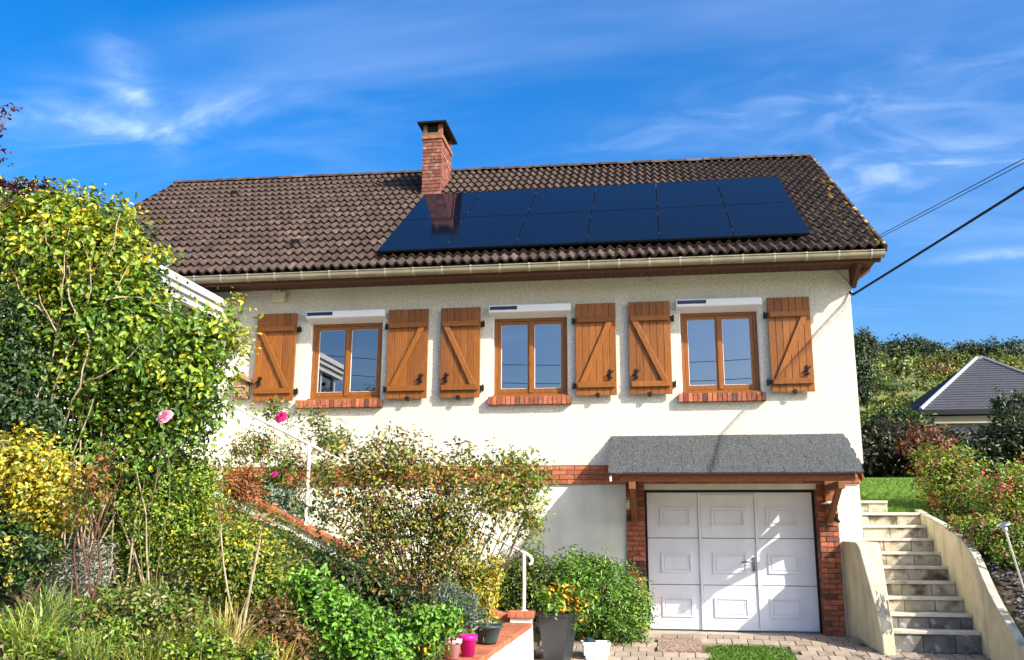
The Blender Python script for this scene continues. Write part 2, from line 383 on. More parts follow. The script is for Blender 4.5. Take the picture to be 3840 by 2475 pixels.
# driveway: apron of pavers
dw = MB()
ys_ = [-.32, -.36, -1, -2, -3.02, -6, -10, -30]
dw.add([(x, y, drive_z(y)+.006) for y in ys_ for x in (-1.84, 4.06)], [(2*i, 2*i+1, 2*i+3, 2*i+2)[::-1] for i in range(len(ys_)-1)])
drv = dw.build('driveway', 'paver_joint'); tag(drv, kind='structure')
fy = [-3.12, -6, -10, -15.4]; fb = MB(); fb.add([(x, y, drive_z(y)+.012) for y in fy for x in (-1.6, 4.02)], [(2*i, 2*i+1, 2*i+3, 2*i+2)[::-1] for i in range(3)]); fb.build('concrete_drive', 'concrete_light', drv)
rb_ = MB(); rb_.box(-300, 300, -22.5, -15.5, -.8, -.375); tag(rb_.build('road', 'asphalt'), kind='structure')
rb_ = MB(); rb_.box(-300, 300, -24.6, -22.5, -.8, -.25); tag(rb_.build('pavement', 'concrete_light'), kind='structure')
th = MB().prism([(.42, .008), (-.34, .008), (-.40, -.03), (.42, -.03)], 'x', -.42, 2.60).build('threshold', 'concrete', drv)
th2 = MB().box(2.60, 2.95, -.34, .02, -.05, .004).build('threshold', 'concrete', drv)
pw, pl = .205, .232
row = 0; y = -.46
npav = 0
while y > -3.1:
    off = (row % 2)*pw*.5
    x = -1.5+off
    while x < 3.95:
        skip = (-.05 < x < .55 and -1.25 < y < -.62) or (.58 < x < 1.72 and y < -.85 and y > -2.0)
        if x < -1.0 and y > -.9: skip = True
        if x > 2.62 and x < 2.98 and y > -1.15: skip = True
        if x > 2.9 and y > -.95: skip = True
        if not skip and npav < 300:
            z = drive_z(y)+.012+rng.uniform(-.004, .004)
            m = Matrix.Translation((x, y, z)) @ Matrix.Rotation(math.atan(.15), 4, 'X') @ Matrix.Rotation(rng.uniform(-.02, .02), 4, 'Z') @ Matrix.Diagonal((pw*.94, pl*.95, .05, 1)) @ Matrix.Rotation(-math.pi/2, 4, 'X')
            inst('paver', BRICK['paver'], drv, m); npav += 1
        x += pw
    y -= pl; row += 1
b = MB()
b.add([(.0+.08*math.sin(i*1.7)*.3+.27+.30*math.cos(i*math.pi/8), -.93+.30*math.sin(i*math.pi/8), drive_z(-.93)+.03+.15*.30*math.sin(i*math.pi/8)) for i in range(16)], [tuple(range(16))])
b2 = MB().prism([(-.03, -1.24), (.54, -1.22), (.56, -.66), (-.01, -.64)], 'z', -.02, .012)
sl = b2.build('stone_slab', 'slab_pink'); sl.rotation_euler = (0, 0, 0)
for v in sl.data.vertices: v.co.z += drive_z(v.co.y)+.035
tag(sl, 'speckled reddish brown stone slab set in the paving before the garage', 'slab')

# ------------------------------------------------------------------ foliage
def leaf_arrays(pos, nrm, size, cols, width=.42, fold=.18, rs=None, axis=None):
    """pointed oval leaves, six corners each, folded along the midrib"""
    n = len(pos); rs = rs or np.random.RandomState(1)
    nrm = nrm/np.maximum(np.linalg.norm(nrm, axis=1, keepdims=True), 1e-6)
    t = rs.normal(size=(n, 3)); t[:, 2] -= .45
    if axis is not None: t = t*.75+axis
    t -= nrm*np.sum(t*nrm, axis=1, keepdims=True); t /= np.maximum(np.linalg.norm(t, axis=1, keepdims=True), 1e-6)
    bb = np.cross(nrm, t); s = size[:, None]; w = width*.5
    v = np.empty((n, 6, 3)); v[:, 0] = pos-t*s*.5; v[:, 1] = pos-t*s*.2+bb*s*w+nrm*s*fold; v[:, 2] = pos+t*s*.14+bb*s*w*.86+nrm*s*fold*.8
    v[:, 3] = pos+t*s*.5-nrm*s*fold*.5; v[:, 4] = pos+t*s*.14-bb*s*w*.86+nrm*s*fold*.8; v[:, 5] = pos-t*s*.2-bb*s*w+nrm*s*fold
    return v.reshape(-1, 3), np.repeat(cols, 6, axis=0)
def leaf_object(name, v, c, parent, kind=None):
    n = len(v)//6
    me = bpy.data.meshes.new(name); me.vertices.add(6*n); me.vertices.foreach_set('co', v.astype(np.float32).ravel())
    idx = (np.arange(n)[:, None]*6+np.array([0, 1, 2, 0, 2, 3, 0, 3, 4, 0, 4, 5])[None, :]).ravel()
    me.loops.add(12*n); me.loops.foreach_set('vertex_index', idx.astype(np.int32))
    me.polygons.add(4*n); me.polygons.foreach_set('loop_start', (np.arange(4*n)*3).astype(np.int32))
    me.update(calc_edges=True)
    a = me.color_attributes.new('Col', 'FLOAT_COLOR', 'POINT'); a.data.foreach_set('color', np.concatenate([c, np.ones((len(c), 1))], axis=1).astype(np.float32).ravel())
    me.materials.append(MATS['leaf'])
    o = bpy.data.objects.new(name, me); link(o, parent)
    if kind: o['kind'] = kind
    return o
def cloud(blobs, nclump, per, leaf, palette, seed, crad=.14, shell=.45, upb=.5, rnd=.65, jit=.25, width=.5, fold=.15, lsv=.4, spray=1.1):
    """leaf clumps spread through ellipsoids; returns verts, colours, clump centres"""
    rs = np.random.RandomState(seed)
    w = np.array([bb[6] if len(bb) > 6 else (bb[3]*bb[4]+bb[4]*bb[5]+bb[3]*bb[5]) for bb in blobs], float); w /= w.sum()
    which = rs.choice(len(blobs), nclump, p=w)
    C_ = np.array([bb[:3] for bb in blobs])[which]; R_ = np.array([bb[3:6] for bb in blobs])[which]
    d = rs.normal(size=(nclump, 3)); d /= np.linalg.norm(d, axis=1, keepdims=True)
    rad = rs.uniform(0, 1, nclump)**shell
    rad *= 1+rs.normal(0, .08, nclump)
    cc = C_+d*R_*rad[:, None]
    pal = np.array([p_[0] for p_ in palette]); pw_ = np.array([p_[1] for p_ in palette], float); pw_ /= pw_.sum()
    pc = rs.choice(len(pal), nclump, p=pw_)
    k_ = rs.poisson(per, nclump)+2
    idx = np.repeat(np.arange(nclump), k_); n = len(idx)
    cr = crad*rs.uniform(.6, 1.4, nclump)
    sd_ = d*.7+rs.normal(size=(nclump, 3))*.7+np.array([0, 0, .25]); sd_ /= np.linalg.norm(sd_, axis=1, keepdims=True)
    uu = rs.uniform(-1, 1, n)
    pos = cc[idx]+sd_[idx]*(cr[idx]*uu*spray)[:, None]+np.clip(rs.normal(size=(n, 3)), -1.9, 1.9)*cr[idx][:, None]*.42*(1.15-.5*uu)[:, None]
    nr = d[idx]*.8+rs.normal(size=(n, 3))*rnd+np.array([.1, -.1, upb])
    swap = rs.uniform(size=n) < .25
    ci = np.where(swap, rs.choice(len(pal), n, p=pw_), pc[idx])
    col = pal[ci]*(1+rs.uniform(-jit, jit, (n, 1)))*(1+rs.uniform(-.08, .08, (n, 3)))
    sz = leaf*rs.uniform(1-lsv, 1+lsv, n)
    v, c = leaf_arrays(pos, nr, sz, np.clip(col, .003, .9), width, fold, rs, sd_[idx]*.9)
    return v, c, cc
def stems(name, mat, parent, base, targets, r0, r1, seed, bend=.15, n=5, seg=6, spread=0):
    rr = random.Random(seed); b_ = MB()
    for t in targets:
        s = Vector(base)+Vector((rr.uniform(-1, 1), rr.uniform(-1, 1), 0))*max(r0*3, spread); e = Vector(t); L = (e-s).length
        mid = Vector((rr.uniform(-1, 1), rr.uniform(-1, 1), rr.uniform(.2, 1)))*bend*L
        pts = []
        for i in range(seg+1):
            q = i/seg; pts.append(s*(1-q)+e*q+mid*4*q*(1-q)*.5+Vector((rr.uniform(-1, 1), rr.uniform(-1, 1), rr.uniform(-1, 1)))*L*.012)
        b_.tube(pts, [r0+(r1-r0)*i/seg for i in range(seg+1)], n)
    return b_.build(name, mat, parent)
def plant(name, label, cat, base, blobs, nclump, per, leaf, palette, seed, group=None, stem=None, nst=8, r0=.015, r1=.004, fol='foliage', bend=.15, layers=(), spread=0, **kw):
    t = thing(name, label, cat, base, group)
    v, c, cc = cloud(blobs, nclump, per, leaf, palette, seed, **kw)
    for (b2, n2, per2, leaf2, pal2, s2) in layers:
        v2, c2, cc2 = cloud(b2, n2, per2, leaf2, pal2, s2, **kw); v = np.concatenate([v, v2]); c = np.concatenate([c, c2]); cc = np.concatenate([cc, cc2])
    leaf_object(fol, v, c, t)
    if stem:
        rr = random.Random(seed); tg = [cc[rr.randrange(len(cc))] for _ in range(nst)]
        stems('stem' if nst < 3 else 'stems', stem, t, base, tg, r0, r1, seed, bend, spread=spread)
    return t
def blob(px, py, Y, wpx, hpx, ry=None, w=None):
    """ellipsoid covering wpx x hpx of the view at depth Y (full widths)"""
    c = at(px, py, Y); s = FPX/KPX/((c-CAM) @ AF)
    rx, rz = wpx/2/s, hpx/2/s
    q = (c[0], c[1], c[2], rx, ry if ry else min(rx, rz)*.9, rz)
    return q+((w,) if w else ())
def rose(name, c, r, mat, parent, seed, face=(-.15, -.85, .5)):
    """layered open bloom of cupped petals, its axis along face; r = outer radius"""
    rr = random.Random(seed); b_ = MB(); Q = Vector(face).to_track_quat('Z', 'Y')
    for ring, (npet, R, up, cup) in enumerate(((3, .30, .42, .25), (5, .52, .34, .22), (6, .78, .18, .16), (7, 1.0, .0, .10))):
        for i in range(npet):
            a = 2*math.pi*(i+.37*ring)/npet+rr.uniform(-.2, .2); gv = []; Rk = R*rr.uniform(.88, 1.08)
            for u in range(4):
                for w_ in range(5):
                    uu = u/3; ww = w_/4-.5
                    rd = Rk*r*(.12+.88*uu)*(1-.5*ww*ww*uu); ang = a+ww*(2*math.pi/npet)*1.35*(.55+.45*uu)
                    z = r*(up*uu**.7-.12*(1-uu)+cup*(2*ww)**2*.5*uu+rr.uniform(-.02, .02))-r*.18*uu**3*(ring/3)
                    gv.append(Vector(c)+Q @ Vector((rd*math.cos(ang), rd*math.sin(ang), z)))
            b_.add(gv, [(u*5+w_, u*5+w_+1, (u+1)*5+w_+1, (u+1)*5+w_) for u in range(3) for w_ in range(4)], True)
    return b_.build(name, mat, parent)
# ================================================================== HOUSE
house = thing('house', 'cream rendered house with brown tiled roof, orange wooden shutters and white garage door', 'house', (-3.7, 4.7, 0))
WINX = [(-5.46, -4.24), (-2.455, -1.27), (.44, 1.61)]
WZ0, WZ1 = 3.44, 4.74
def cells(xs, zs, holes, y, mb, flip=False):
    for i in range(len(xs)-1):
        for j in range(len(zs)-1):
            cx, cz = (xs[i]+xs[i+1])/2, (zs[j]+zs[j+1])/2
            if any(h[0] < cx < h[1] and h[2] < cz < h[3] for h in holes): continue
            mb.quad((xs[i], y, zs[j]), (xs[i+1], y, zs[j]), (xs[i+1], y, zs[j+1]), (xs[i], y, zs[j+1]))
XL_, XR_ = -10.35, 2.97
b = MB()
holes = [(a, c, WZ0, WZ1) for a, c in WINX]
xs = sorted([XL_, XR_]+[q for h in holes for q in h[:2]])
cells(xs, [2.39, WZ0, WZ1, 5.42], holes, 0.0, b)
for (x0, x1, z0, z1) in holes:
    b.quad((x0, 0, z0), (x0, 0, z1), (x0, .26, z1), (x0, .26, z0)); b.quad((x1, 0, z0), (x1, .26, z0), (x1, .26, z1), (x1, 0, z1))
    b.quad((x0, 0, z1), (x1, 0, z1), (x1, .26, z1), (x0, .26, z1)); b.quad((x0, 0, z0), (x0, .26, z0), (x1, .26, z0), (x1, 0, z0))
b.quad((XL_, 0, 2.39), (XL_, .3, 2.39), (XR_, .3, 2.39), (XR_, 0, 2.39))
DEP = 9.48
for x in (XL_, XR_):
    b.add([(x, 0, 2.39), (x, DEP, 2.39), (x, DEP, 5.45), (x, 4.57, 8.85), (x, 0, 5.62)], [(0, 1, 2, 3, 4)])
b.quad((XL_, DEP, -.3), (XR_, DEP, -.3), (XR_, DEP, 5.5), (XL_, DEP, 5.5))
b.build('wall', 'render_upper', house)
# flared drip at the foot of the upper wall
b = MB()
cells([XL_, -.43, 2.57, 2.90], [-.6, 2.105], [(-.43, 2.57, -1, 3)], .05, b)
b.quad((2.90, .05, -.6), (2.90, DEP, -.6), (2.90, DEP, 2.4), (2.90, .05, 2.4)); b.quad((XL_+.05, .05, -.6), (XL_+.05, DEP, -.6), (XL_+.05, DEP, 2.4), (XL_+.05, .05, 2.4))
b.quad((XL_, .055, 2.1), (2.89, .055, 2.1), (2.89, .055, 2.4), (XL_, .055, 2.4))
b.build('basement_wall', 'render_lower', house)
# dark rooms behind the windows, floor slab
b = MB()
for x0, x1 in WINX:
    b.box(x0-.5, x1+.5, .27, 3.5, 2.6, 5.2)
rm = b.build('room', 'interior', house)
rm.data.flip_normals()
# ---- brick band
band = MB().box(XL_, 2.885, .035, .054, 2.108, 2.386).build('brick_band', 'mortar', house)
for r_ in range(4):
    x = -7.0+(.115 if r_ % 2 else 0)
    while x < 2.88:
        L = min(.218, 2.895-x)
        if L > .05: piece('brick', 'brick_orange' if rng.random() > .12 else 'brick_red', band, (x+L/2, .035+rng.uniform(-.003, .003), 2.108+.07*(r_+.5)), (L, .05, .063))
        x += .228
for r_ in range(4): piece('brick', 'brick_orange', band, (2.885, .10, 2.108+.07*(r_+.5)), (.05, .17, .063))
# ---- brick piers of the garage
for (x0, x1, side) in ((-.43, -.165, -1), (2.305, 2.57, 1)):
    pier = MB().box(x0+.008, x1-.008, .02, .36, -.02, 2.10).build('brick_pier', 'mortar', house)
    zc = .0; r_ = 0
    while zc < 2.08:
        sp = .175 if r_ % 2 else .075
        for (a, c) in ((x0, x0+sp), (x0+sp+.008, x1)):
            dk = rng.random() < .2
            piece('brick', 'brick_dark' if dk else ('brick_red' if rng.random() < .7 else 'brick_orange'), pier, ((a+c)/2, .05+rng.uniform(-.004, .003), zc+.034), (c-a, .11, .062))
        # jamb return
        xr = x1 if side < 0 else x0
        piece('brick', 'brick_dark' if rng.random() < .25 else 'brick_red', pier, (xr-side*0+(-.03 if side < 0 else .03), .215, zc+.034), (.064, .2, .062))
        zc += .0715; r_ += 1
# ---- garage door
DY = .32
gd = MB().box(-.17, 2.31, DY+.03, DY+.05, .0, 2.05).build('garage_door', 'door_seam', house)
MB().box(-.17, 2.31, .10, DY+.02, 2.035, 2.104).build('lintel', 'render_lower', house)
MB().box(-.165, -.135, DY-.015, DY+.03, .0, 2.02).build('door_gasket', 'rubber_and_shade', gd); MB().box(2.275, 2.305, DY-.015, DY+.03, .0, 2.02).build('door_gasket', 'rubber_and_shade', gd)
MB().box(-.165, 2.305, DY-.015, DY+.03, 2.005, 2.032).build('door_gasket', 'rubber_and_shade', gd)
rows = [(.035, .655), (.665, 1.325), (1.335, 1.995)]; cols = [(-.13, .6195), (.6625, 1.4375), (1.4805, 2.27)]
cass = [(.06, .51), (.81, 1.30), (1.60, 2.05)]; casz = [(.21, .49), (.83, 1.12), (1.50, 1.78)]
for i, (z0, z1) in enumerate(rows):
    for j, (x0, x1) in enumerate(cols):
        yy = DY if j != 1 else DY-.006
        MB().box(x0, x1, yy, DY+.03, z0, z1).build('panel', 'door_white', gd, bevel=.004)
        a, c = cass[j]; q0, q1 = casz[i]
        def ring(a, c, q0, q1, w, y0, y1, mb):
            mb.box(a, c, y0, y1, q1-w, q1); mb.box(a, c, y0, y1, q0, q0+w); mb.box(a, a+w, y0, y1, q0+w, q1-w); mb.box(c-w, c, y0, y1, q0+w, q1-w)
        mb = MB(); ring(a, c, q0, q1, .028, yy-.022, yy+.001, mb); ring(a+.05, c-.05, q0+.05, q1-.05, .012, yy-.012, yy+.001, mb)
        mb.box(a+.057, c-.057, yy-.005, yy+.001, q0+.057, q1-.057)
        mb.build('cassette', 'door_white', gd, bevel=.004)
mb = MB()
mb.box(.622, .660, DY-.034, DY+.028, .035, 1.995); mb.box(1.44, 1.478, DY-.034, DY+.028, .035, 1.995); mb.box(.66, 1.44, DY-.034, DY+.028, 1.93, 1.965); mb.box(.66, 1.44, DY-.034, DY+.028, .035, .062)
mb.build('wicket_frame', 'door_white', gd, bevel=.003)
hd = MB().box(1.375, 1.415, DY-.024, DY-.006, .86, 1.06).tube([(1.395, DY-.02, 1.0), (1.395, DY-.07, 1.0), (1.30, DY-.075, .995), (1.21, DY-.075, .985)], .011, 8).lathe([(.0, -.012), (.018, -.012), (.018, .012), (0, .012)], (1.395, DY-.028, .90), 10)
hd.build('door_handle', 'handle_metal', gd)
# ---- canopy
can = MB()
SL = Vector((0, -1.15, -.61)); SLn = SL.normalized(); CN = Vector((0, -.61, 1.15)).normalized()
cx0, cx1 = -.63, 2.745
def cpt(x, t, o): p = Vector((x, .0, 2.80))+SL*t+CN*o; return tuple(p)
can.add([cpt(cx0+.02, 0, -.03), cpt(cx1-.02, 0, -.03), cpt(cx1-.02, .985, -.03), cpt(cx0+.02, .985, -.03), cpt(cx0+.02, 0, -.002), cpt(cx1-.02, 0, -.002), cpt(cx1-.02, .985, -.002), cpt(cx0+.02, .985, -.002)], [(0, 3, 2, 1)[::-1], (4, 5, 6, 7)[::-1], (0, 1, 5, 4), (1, 2, 6, 5), (2, 3, 7, 6), (3, 0, 4, 7)])
canopy = can.build('canopy', 'wood_beam', house)
sm_ = MB().box(-.5, .5, -.5, .5, -.5, .5).mesh('shingle', 'shingle')
ncs = 7; cl_ = SL.length/ncs
for r_ in range(ncs):
    x = cx0-(.18 if r_ % 2 else 0)
    while x < cx1:
        a, c = max(x, cx0), min(x+.333, cx1)
        if c-a > .03:
            p = Vector(((a+c)/2, 0, 2.80))+SLn*(cl_*(r_+.42)+rng.uniform(-.003, .006))+CN*(.006+.004*(r_ % 2)+rng.uniform(0, .003))
            R_ = Matrix((( -1, 0, 0), (0, SLn.y, CN.y), (0, SLn.z, CN.z))).to_4x4()
            inst('shingle', sm_, canopy, Matrix.Translation(p) @ R_ @ Matrix.Rotation(-.025+rng.uniform(-.01, .01), 4, 'X') @ Matrix.Diagonal((c-a-.002, cl_*1.2, .018, 1)))
        x += .336
MB().box(-.47, 2.63, -1.06, -.97, 2.085, 2.19).build('front_beam', 'wood_beam', canopy)
MB().box(-.47, 2.63, -.045, -.002, 2.60, 2.70).build('wall_plate', 'wood_beam', canopy)
MB().prism([(0, 2.74), (-1.13, 2.14), (-1.13, 2.085), (-1.0, 2.085), (0, 2.60)], 'x', cx0+.02, cx0+.045).build('side_board', 'white_paint', canopy)
MB().prism([(0, 2.74), (-1.13, 2.14), (-1.13, 2.085), (-1.0, 2.085), (0, 2.60)], 'x', cx1-.045, cx1-.02).build('side_board', 'wood_bracket', canopy)
for x in (-.31, 2.44):
    mb = MB(); mb.box(x-.045, x+.045, -.09, -.002, 1.52, 2.60); mb.box(x-.045, x+.045, -1.10, -.09, 1.98, 2.08)
    mb.prism([(-.09, 1.55), (-.09, 1.67), (-.80, 1.98), (-.95, 1.98)], 'x', x-.035, x+.035)
    mb.build('bracket', 'wood_bracket', canopy, bevel=.006)
for x in (.3, 1.05, 1.8):
    MB().prism([(-.05, 2.70), (-.965, 2.215), (-.965, 2.13), (-.05, 2.60)], 'x', x-.03, x+.03).build('rafter', 'wood_bracket', canopy)
mb = MB().lathe([(0, .05), (.028, .045), (.035, .0), (.03, -.06), (0, -.07)], (-.395, -.045, 1.80), 12).box(-.42, -.37, -.045, .0, 1.84, 1.87); mb.build('wall_light', 'cream_plastic', house)
mb = MB().lathe([(0, .02), (.06, .018), (.15, -.01), (.15, -.02), (.05, -.005), (0, -.005)], (2.47, -.19, 1.83), 18).tube([(2.47, .0, 1.76), (2.47, -.12, 1.76), (2.47, -.19, 1.83)], .014, 8).lathe([(0, -.0), (.035, -.01), (.035, -.07), (0, -.08)], (2.47, -.19, 1.83), 12)
mb.build('wall_lamp', 'rail_white', house)
MB().box(2.50, 2.56, -.07, 0, 1.60, 1.68).tube([(2.53, -.07, 1.62), (2.55, -.11, 1.56)], .025, 8).build('motion_sensor', 'black_iron', house)
# ---- windows
for wi, (x0, x1) in enumerate(WINX):
    y0 = .10; zb, zt = 3.462, 4.705; xm = (x0+x1)/2
    a, c = x0+.012, x1-.012
    mb = MB(); mb.box(a, a+.055, y0, y0+.07, zb, zt); mb.box(c-.055, c, y0, y0+.07, zb, zt); mb.box(a+.055, c-.055, y0, y0+.07, zt-.045, zt); mb.box(a+.055, c-.055, y0, y0+.07, zb, zb+.05)
    mb.box(a-.008, c+.008, y0-.09, y0, zb-.03, zb+.012)
    win = mb.build('window', 'window_wood', house, bevel=.004)
    for (s0, s1, hinge) in ((a+.058, xm-.004, 0), (xm+.004, c-.058, 1)):
        ys = y0+.008; w_ = .05; mb = MB(); z0, z1 = zb+.053, zt-.048
        mb.box(s0, s0+w_, ys, ys+.05, z0, z1); mb.box(s1-w_, s1, ys, ys+.05, z0, z1); mb.box(s0+w_, s1-w_, ys, ys+.05, z1-w_, z1); mb.box(s0+w_, s1-w_, ys, ys+.05, z0, z0+.07)
        mb.build('sash', 'window_wood', win, bevel=.003)
        mb = MB(); g0, g1, g2, g3 = s0+w_, s1-w_, z0+.07, z1-w_
        mb.box(g0, g1, ys+.028, ys+.034, g2, g3); mb.build('pane', 'window_glass', win)
        mb = MB(); e = .007; mb.box(g0, g0+e, ys+.018, ys+.027, g2, g3); mb.box(g1-e, g1, ys+.018, ys+.027, g2, g3); mb.box(g0+e, g1-e, ys+.018, ys+.027, g3-e, g3); mb.box(g0+e, g1-e, ys+.018, ys+.027, g2, g2+e)
        mb.build('glazing_bead', 'white_paint', win)
    MB().box(xm-.028, xm+.028, y0-.012, y0+.008, zb+.055, zt-.05).build('mullion', 'window_wood', win, bevel=.005)
    # sill of bricks on edge
    q0, q1 = x0-.055, x1+.05
    if wi == 0: q0 -= .10
    sill = MB().box(q0+.005, q1-.005, -.085, .10, 3.315, 3.43).build('sill', 'mortar', house)
    nb = round((q1-q0)/.0725); bw = (q1-q0)/nb
    for i in range(nb):
        dk = rng.random()
        piece('brick', 'brick_dark' if dk < .12 else ('brick_orange' if dk < .6 else 'brick_red'), sill, (q0+bw*(i+.5), .005+rng.uniform(-.004, .002), 3.372), (bw-.010, .215, .128))
    # roller shutter box with its little solar strip
    r0, r1 = x0-.045, x1+.055
    rb = MB().prism([(-.105, 4.885), (-.125, 4.87), (-.125, 4.775), (-.115, 4.76), (.09, 4.70), (.09, 4.742), (.0, 4.75), (.0, 4.885)], 'x', r0, r1).build('roller_box', 'roller_white', house, bevel=.006)
    MB().box(r0+.02, r0+.45, -.131, -.124, 4.80, 4.855).build('solar_strip', 'solar_strip', rb)
    MB().box(x0+.001, x0+.012, .02, .10, 3.45, 4.74).build('guide_rail', 'roller_white', rb); MB().box(x1-.012, x1-.001, .02, .10, 3.45, 4.74).build('guide_rail', 'roller_white', rb)
# ---- shutters
SH = [(-6.335, -5.661, 0), (-4.13, -3.476, 1), (-3.27, -2.636, 0), (-1.145, -.527, 1), (-.334, .301, 0), (1.74, 2.356, 1)]
ZT, ZB = 4.862, 3.432
for (x0, x1, right) in SH:
    ya, yb = -.065, -.100
    sh = MB().box(x0+.02, x1-.02, ya, ya-.006, ZB+.02, ZT-.02).build('shutter', 'wood_dark', house)
    nb = 6; w_ = (x1-x0)/nb
    for i in range(nb):
        mb = MB(); p0, p1 = x0+w_*i+.002, x0+w_*(i+1)-.002
        mb.prism([(p0, ya-.001), (p0, yb+.004), (p0+.004, yb), (p1-.004, yb), (p1, yb+.004), (p1, ya-.001)], 'z', ZB, ZT); mb.build('plank', 'shutter_wood', sh)
    zu, zl = 4.600, 3.585; hh = .042
    for z in (zu, zl): MB().box(x0+.025, x1-.025, yb-.04, yb-.001, z-hh, z+hh).build('bar', 'shutter_wood', sh, bevel=.006)
    xa, xb = (x0+.05, x1-.06) if not right else (x1-.05, x0+.06)
    sgn = 1 if not right else -1; w2 = .043
    mb = MB().prism([(xa-sgn*.0, zu-hh-.001), (xa+sgn*w2*2.1, zu-hh-.001), (xb, zl+hh+.001), (xb-sgn*w2*2.1, zl+hh+.001)], 'y', yb-.038, yb-.001)
    mb.build('brace', 'shutter_wood', sh, bevel=.005)
    xe = x1 if not right else x0; so_ = 1 if not right else -1
    for z in (zu, zl):
        MB().box(min(xe-so_*.03, xe+so_*.055), max(xe-so_*.03, xe+so_*.055), -.07, -.005, z-.035, z+.035).tube([(xe+so_*.045, -.06, z-.05), (xe+so_*.045, -.06, z+.05)], .014, 6).build('hinge', 'black_iron', sh)
    xo = x0+.10 if not right else x1-.10
    MB().box(xo-.015, xo+.015, yb-.02, yb-.001, 3.70, 3.82).tube([(xo-.06, yb-.025, 3.72), (xo, yb-.03, 3.75), (xo+.05, yb-.03, 3.80)], .012, 6).tube([(xo-.03, yb-.03, 3.69), (xo+.03, yb-.03, 3.69)], .018, 6).build('latch', 'black_iron', sh)
    xc = (x0+x1)/2-.02*so_
    MB().tube([(xc, -.002, 3.41), (xc, -.10, 3.41), (xc, -.11, 3.47)], .010, 6).box(xc-.03, xc+.03, -.125, -.10, 3.40, 3.455).build('shutter_stop', 'black_iron', sh)
# ---- roof
EL, ER, RR_, RL_ = Vector((-10.653, -.62, 5.403)), Vector((3.365, -.62, 5.403)), Vector((3.365, 4.57, 8.981)), Vector((-10.653, 4.57, 9.16))
def RP(s, t): return EL*(1-s)*(1-t)+ER*s*(1-t)+RR_*s*t+RL_*(1-s)*t
RN = (ER-EL).cross(((RR_+RL_)-(ER+EL))*.5).normalized()
RU = (((RR_+RL_)-(ER+EL))*.5).normalized()
RX = Vector((1, 0, 0))
b = MB()
def slab(p, o0, o1, nn):
    v = [tuple(q+nn*o0) for q in p]+[tuple(q+nn*o1) for q in p]
    return v, [(3, 2, 1, 0), (4, 5, 6, 7), (0, 1, 5, 4), (1, 2, 6, 5), (2, 3, 7, 6), (3, 0, 4, 7)]
b.add(*slab([EL+Vector((.05, .06, .04)), ER+Vector((-.05, .06, .04)), RR_+Vector((-.05, 0, 0)), RL_+Vector((.05, 0, 0))], -.09, -.012, RN))
BN = Vector((RN.x, -RN.y, RN.z))
b.add(*slab([RL_+Vector((.05, 0, 0)), RR_+Vector((-.05, 0, 0)), Vector((3.32, 9.76, 5.40)), Vector((-10.6, 9.76, 5.40))], -.09, -.012, BN))
roof = b.build('roof', 'deck', house)
NC, NR = 47, 17
TW = 14.018/NC; TL = 6.33/NR
def tile_geo():
    nseg = 12; top = []; fr = []
    def h(u): 
        q = .5+.5*math.cos(2*math.pi*(u*2-.5)); return .060*q**1.3
    us = [i/nseg for i in range(nseg+1)]
    v = []
    for u in us: v.append((u*TW, -.0, h(u)+.048))
    for u in us: v.append((u*TW, TL+.03, h(u)*.96-.004))
    for u in us: v.append((u*TW, -.0, h(u)+.048))
    for u in us: v.append((u*TW, .004, h(u)+.010))
    n = nseg+1
    f = [(i, i+1, n+i+1, n+i) for i in range(nseg)]; sm = len(f)
    f2 = [(3*n+i, 3*n+i+1, 2*n+i+1, 2*n+i) for i in range(nseg)]
    return v, f, f2
tv, tf, tf2 = tile_geo()
tb = MB(); tb.add(tv, tf, True); TM = tb.mesh('roof_tile', 'tile'); 
# front faces in the same mesh, flat
tb = MB(); tb.v = []; tb.add(tv, tf, True); tb.f += [tuple(q) for q in tf2]; tb.sm += [False]*len(tf2)
TM = tb.mesh('roof_tile', 'tile'); TML = TM.copy(); TML.materials.clear(); TML.materials.append(MATS['tile_lichen'])
R4 = Matrix((( RX.x, RU.x, RN.x), (RX.y, RU.y, RN.y), (RX.z, RU.z, RN.z))).to_4x4()
cand = []; rest = []
for r_ in range(NR):
    for c_ in range(NC):
        p = RP(c_/NC, r_/NR)
        tilt = math.atan2((RP(1, r_/NR)-RP(0, r_/NR)).z, 14.018)
        m = Matrix.Translation(p+RN*rng.uniform(-.003, .003)) @ Matrix.Rotation(-tilt, 4, 'Y') @ R4 @ Matrix.Rotation(rng.uniform(-.006, .006), 4, 'Z') @ Matrix.Rotation(rng.uniform(-.004, .004), 4, 'X')
        under = -4.15 < p.x and p.x+TW < 2.35 and 1 < r_ < 9
        hid = p.x < -8.9+.25*r_*0 or (p.x < -7.6 and r_ < 3) or (-4.66 < p.x < -3.92 and p.y > 2.85)
        # tiles stop at the chimney
        (rest if under or hid else cand).append((p, m, r_, c_))
cand.sort(key=lambda q: (q[0]-Vector(CAM)).length)
for p, m, r_, c_ in cand[:300]:
    inst('roof_tile', TML if (c_ >= NC-1 and r_ < 12) else TM, roof, m)
rest += cand[300:]
tb = MB()
for p, m, r_, c_ in rest:
    tb.add([m @ Vector(q) for q in tv], tf, True); tb.f += [tuple(i+len(tb.v)-len(tv) for i in q) for q in tf2]; tb.sm += [False]*len(tf2)
tb.build('roof_tiles', 'tile', roof)['kind'] = 'stuff'
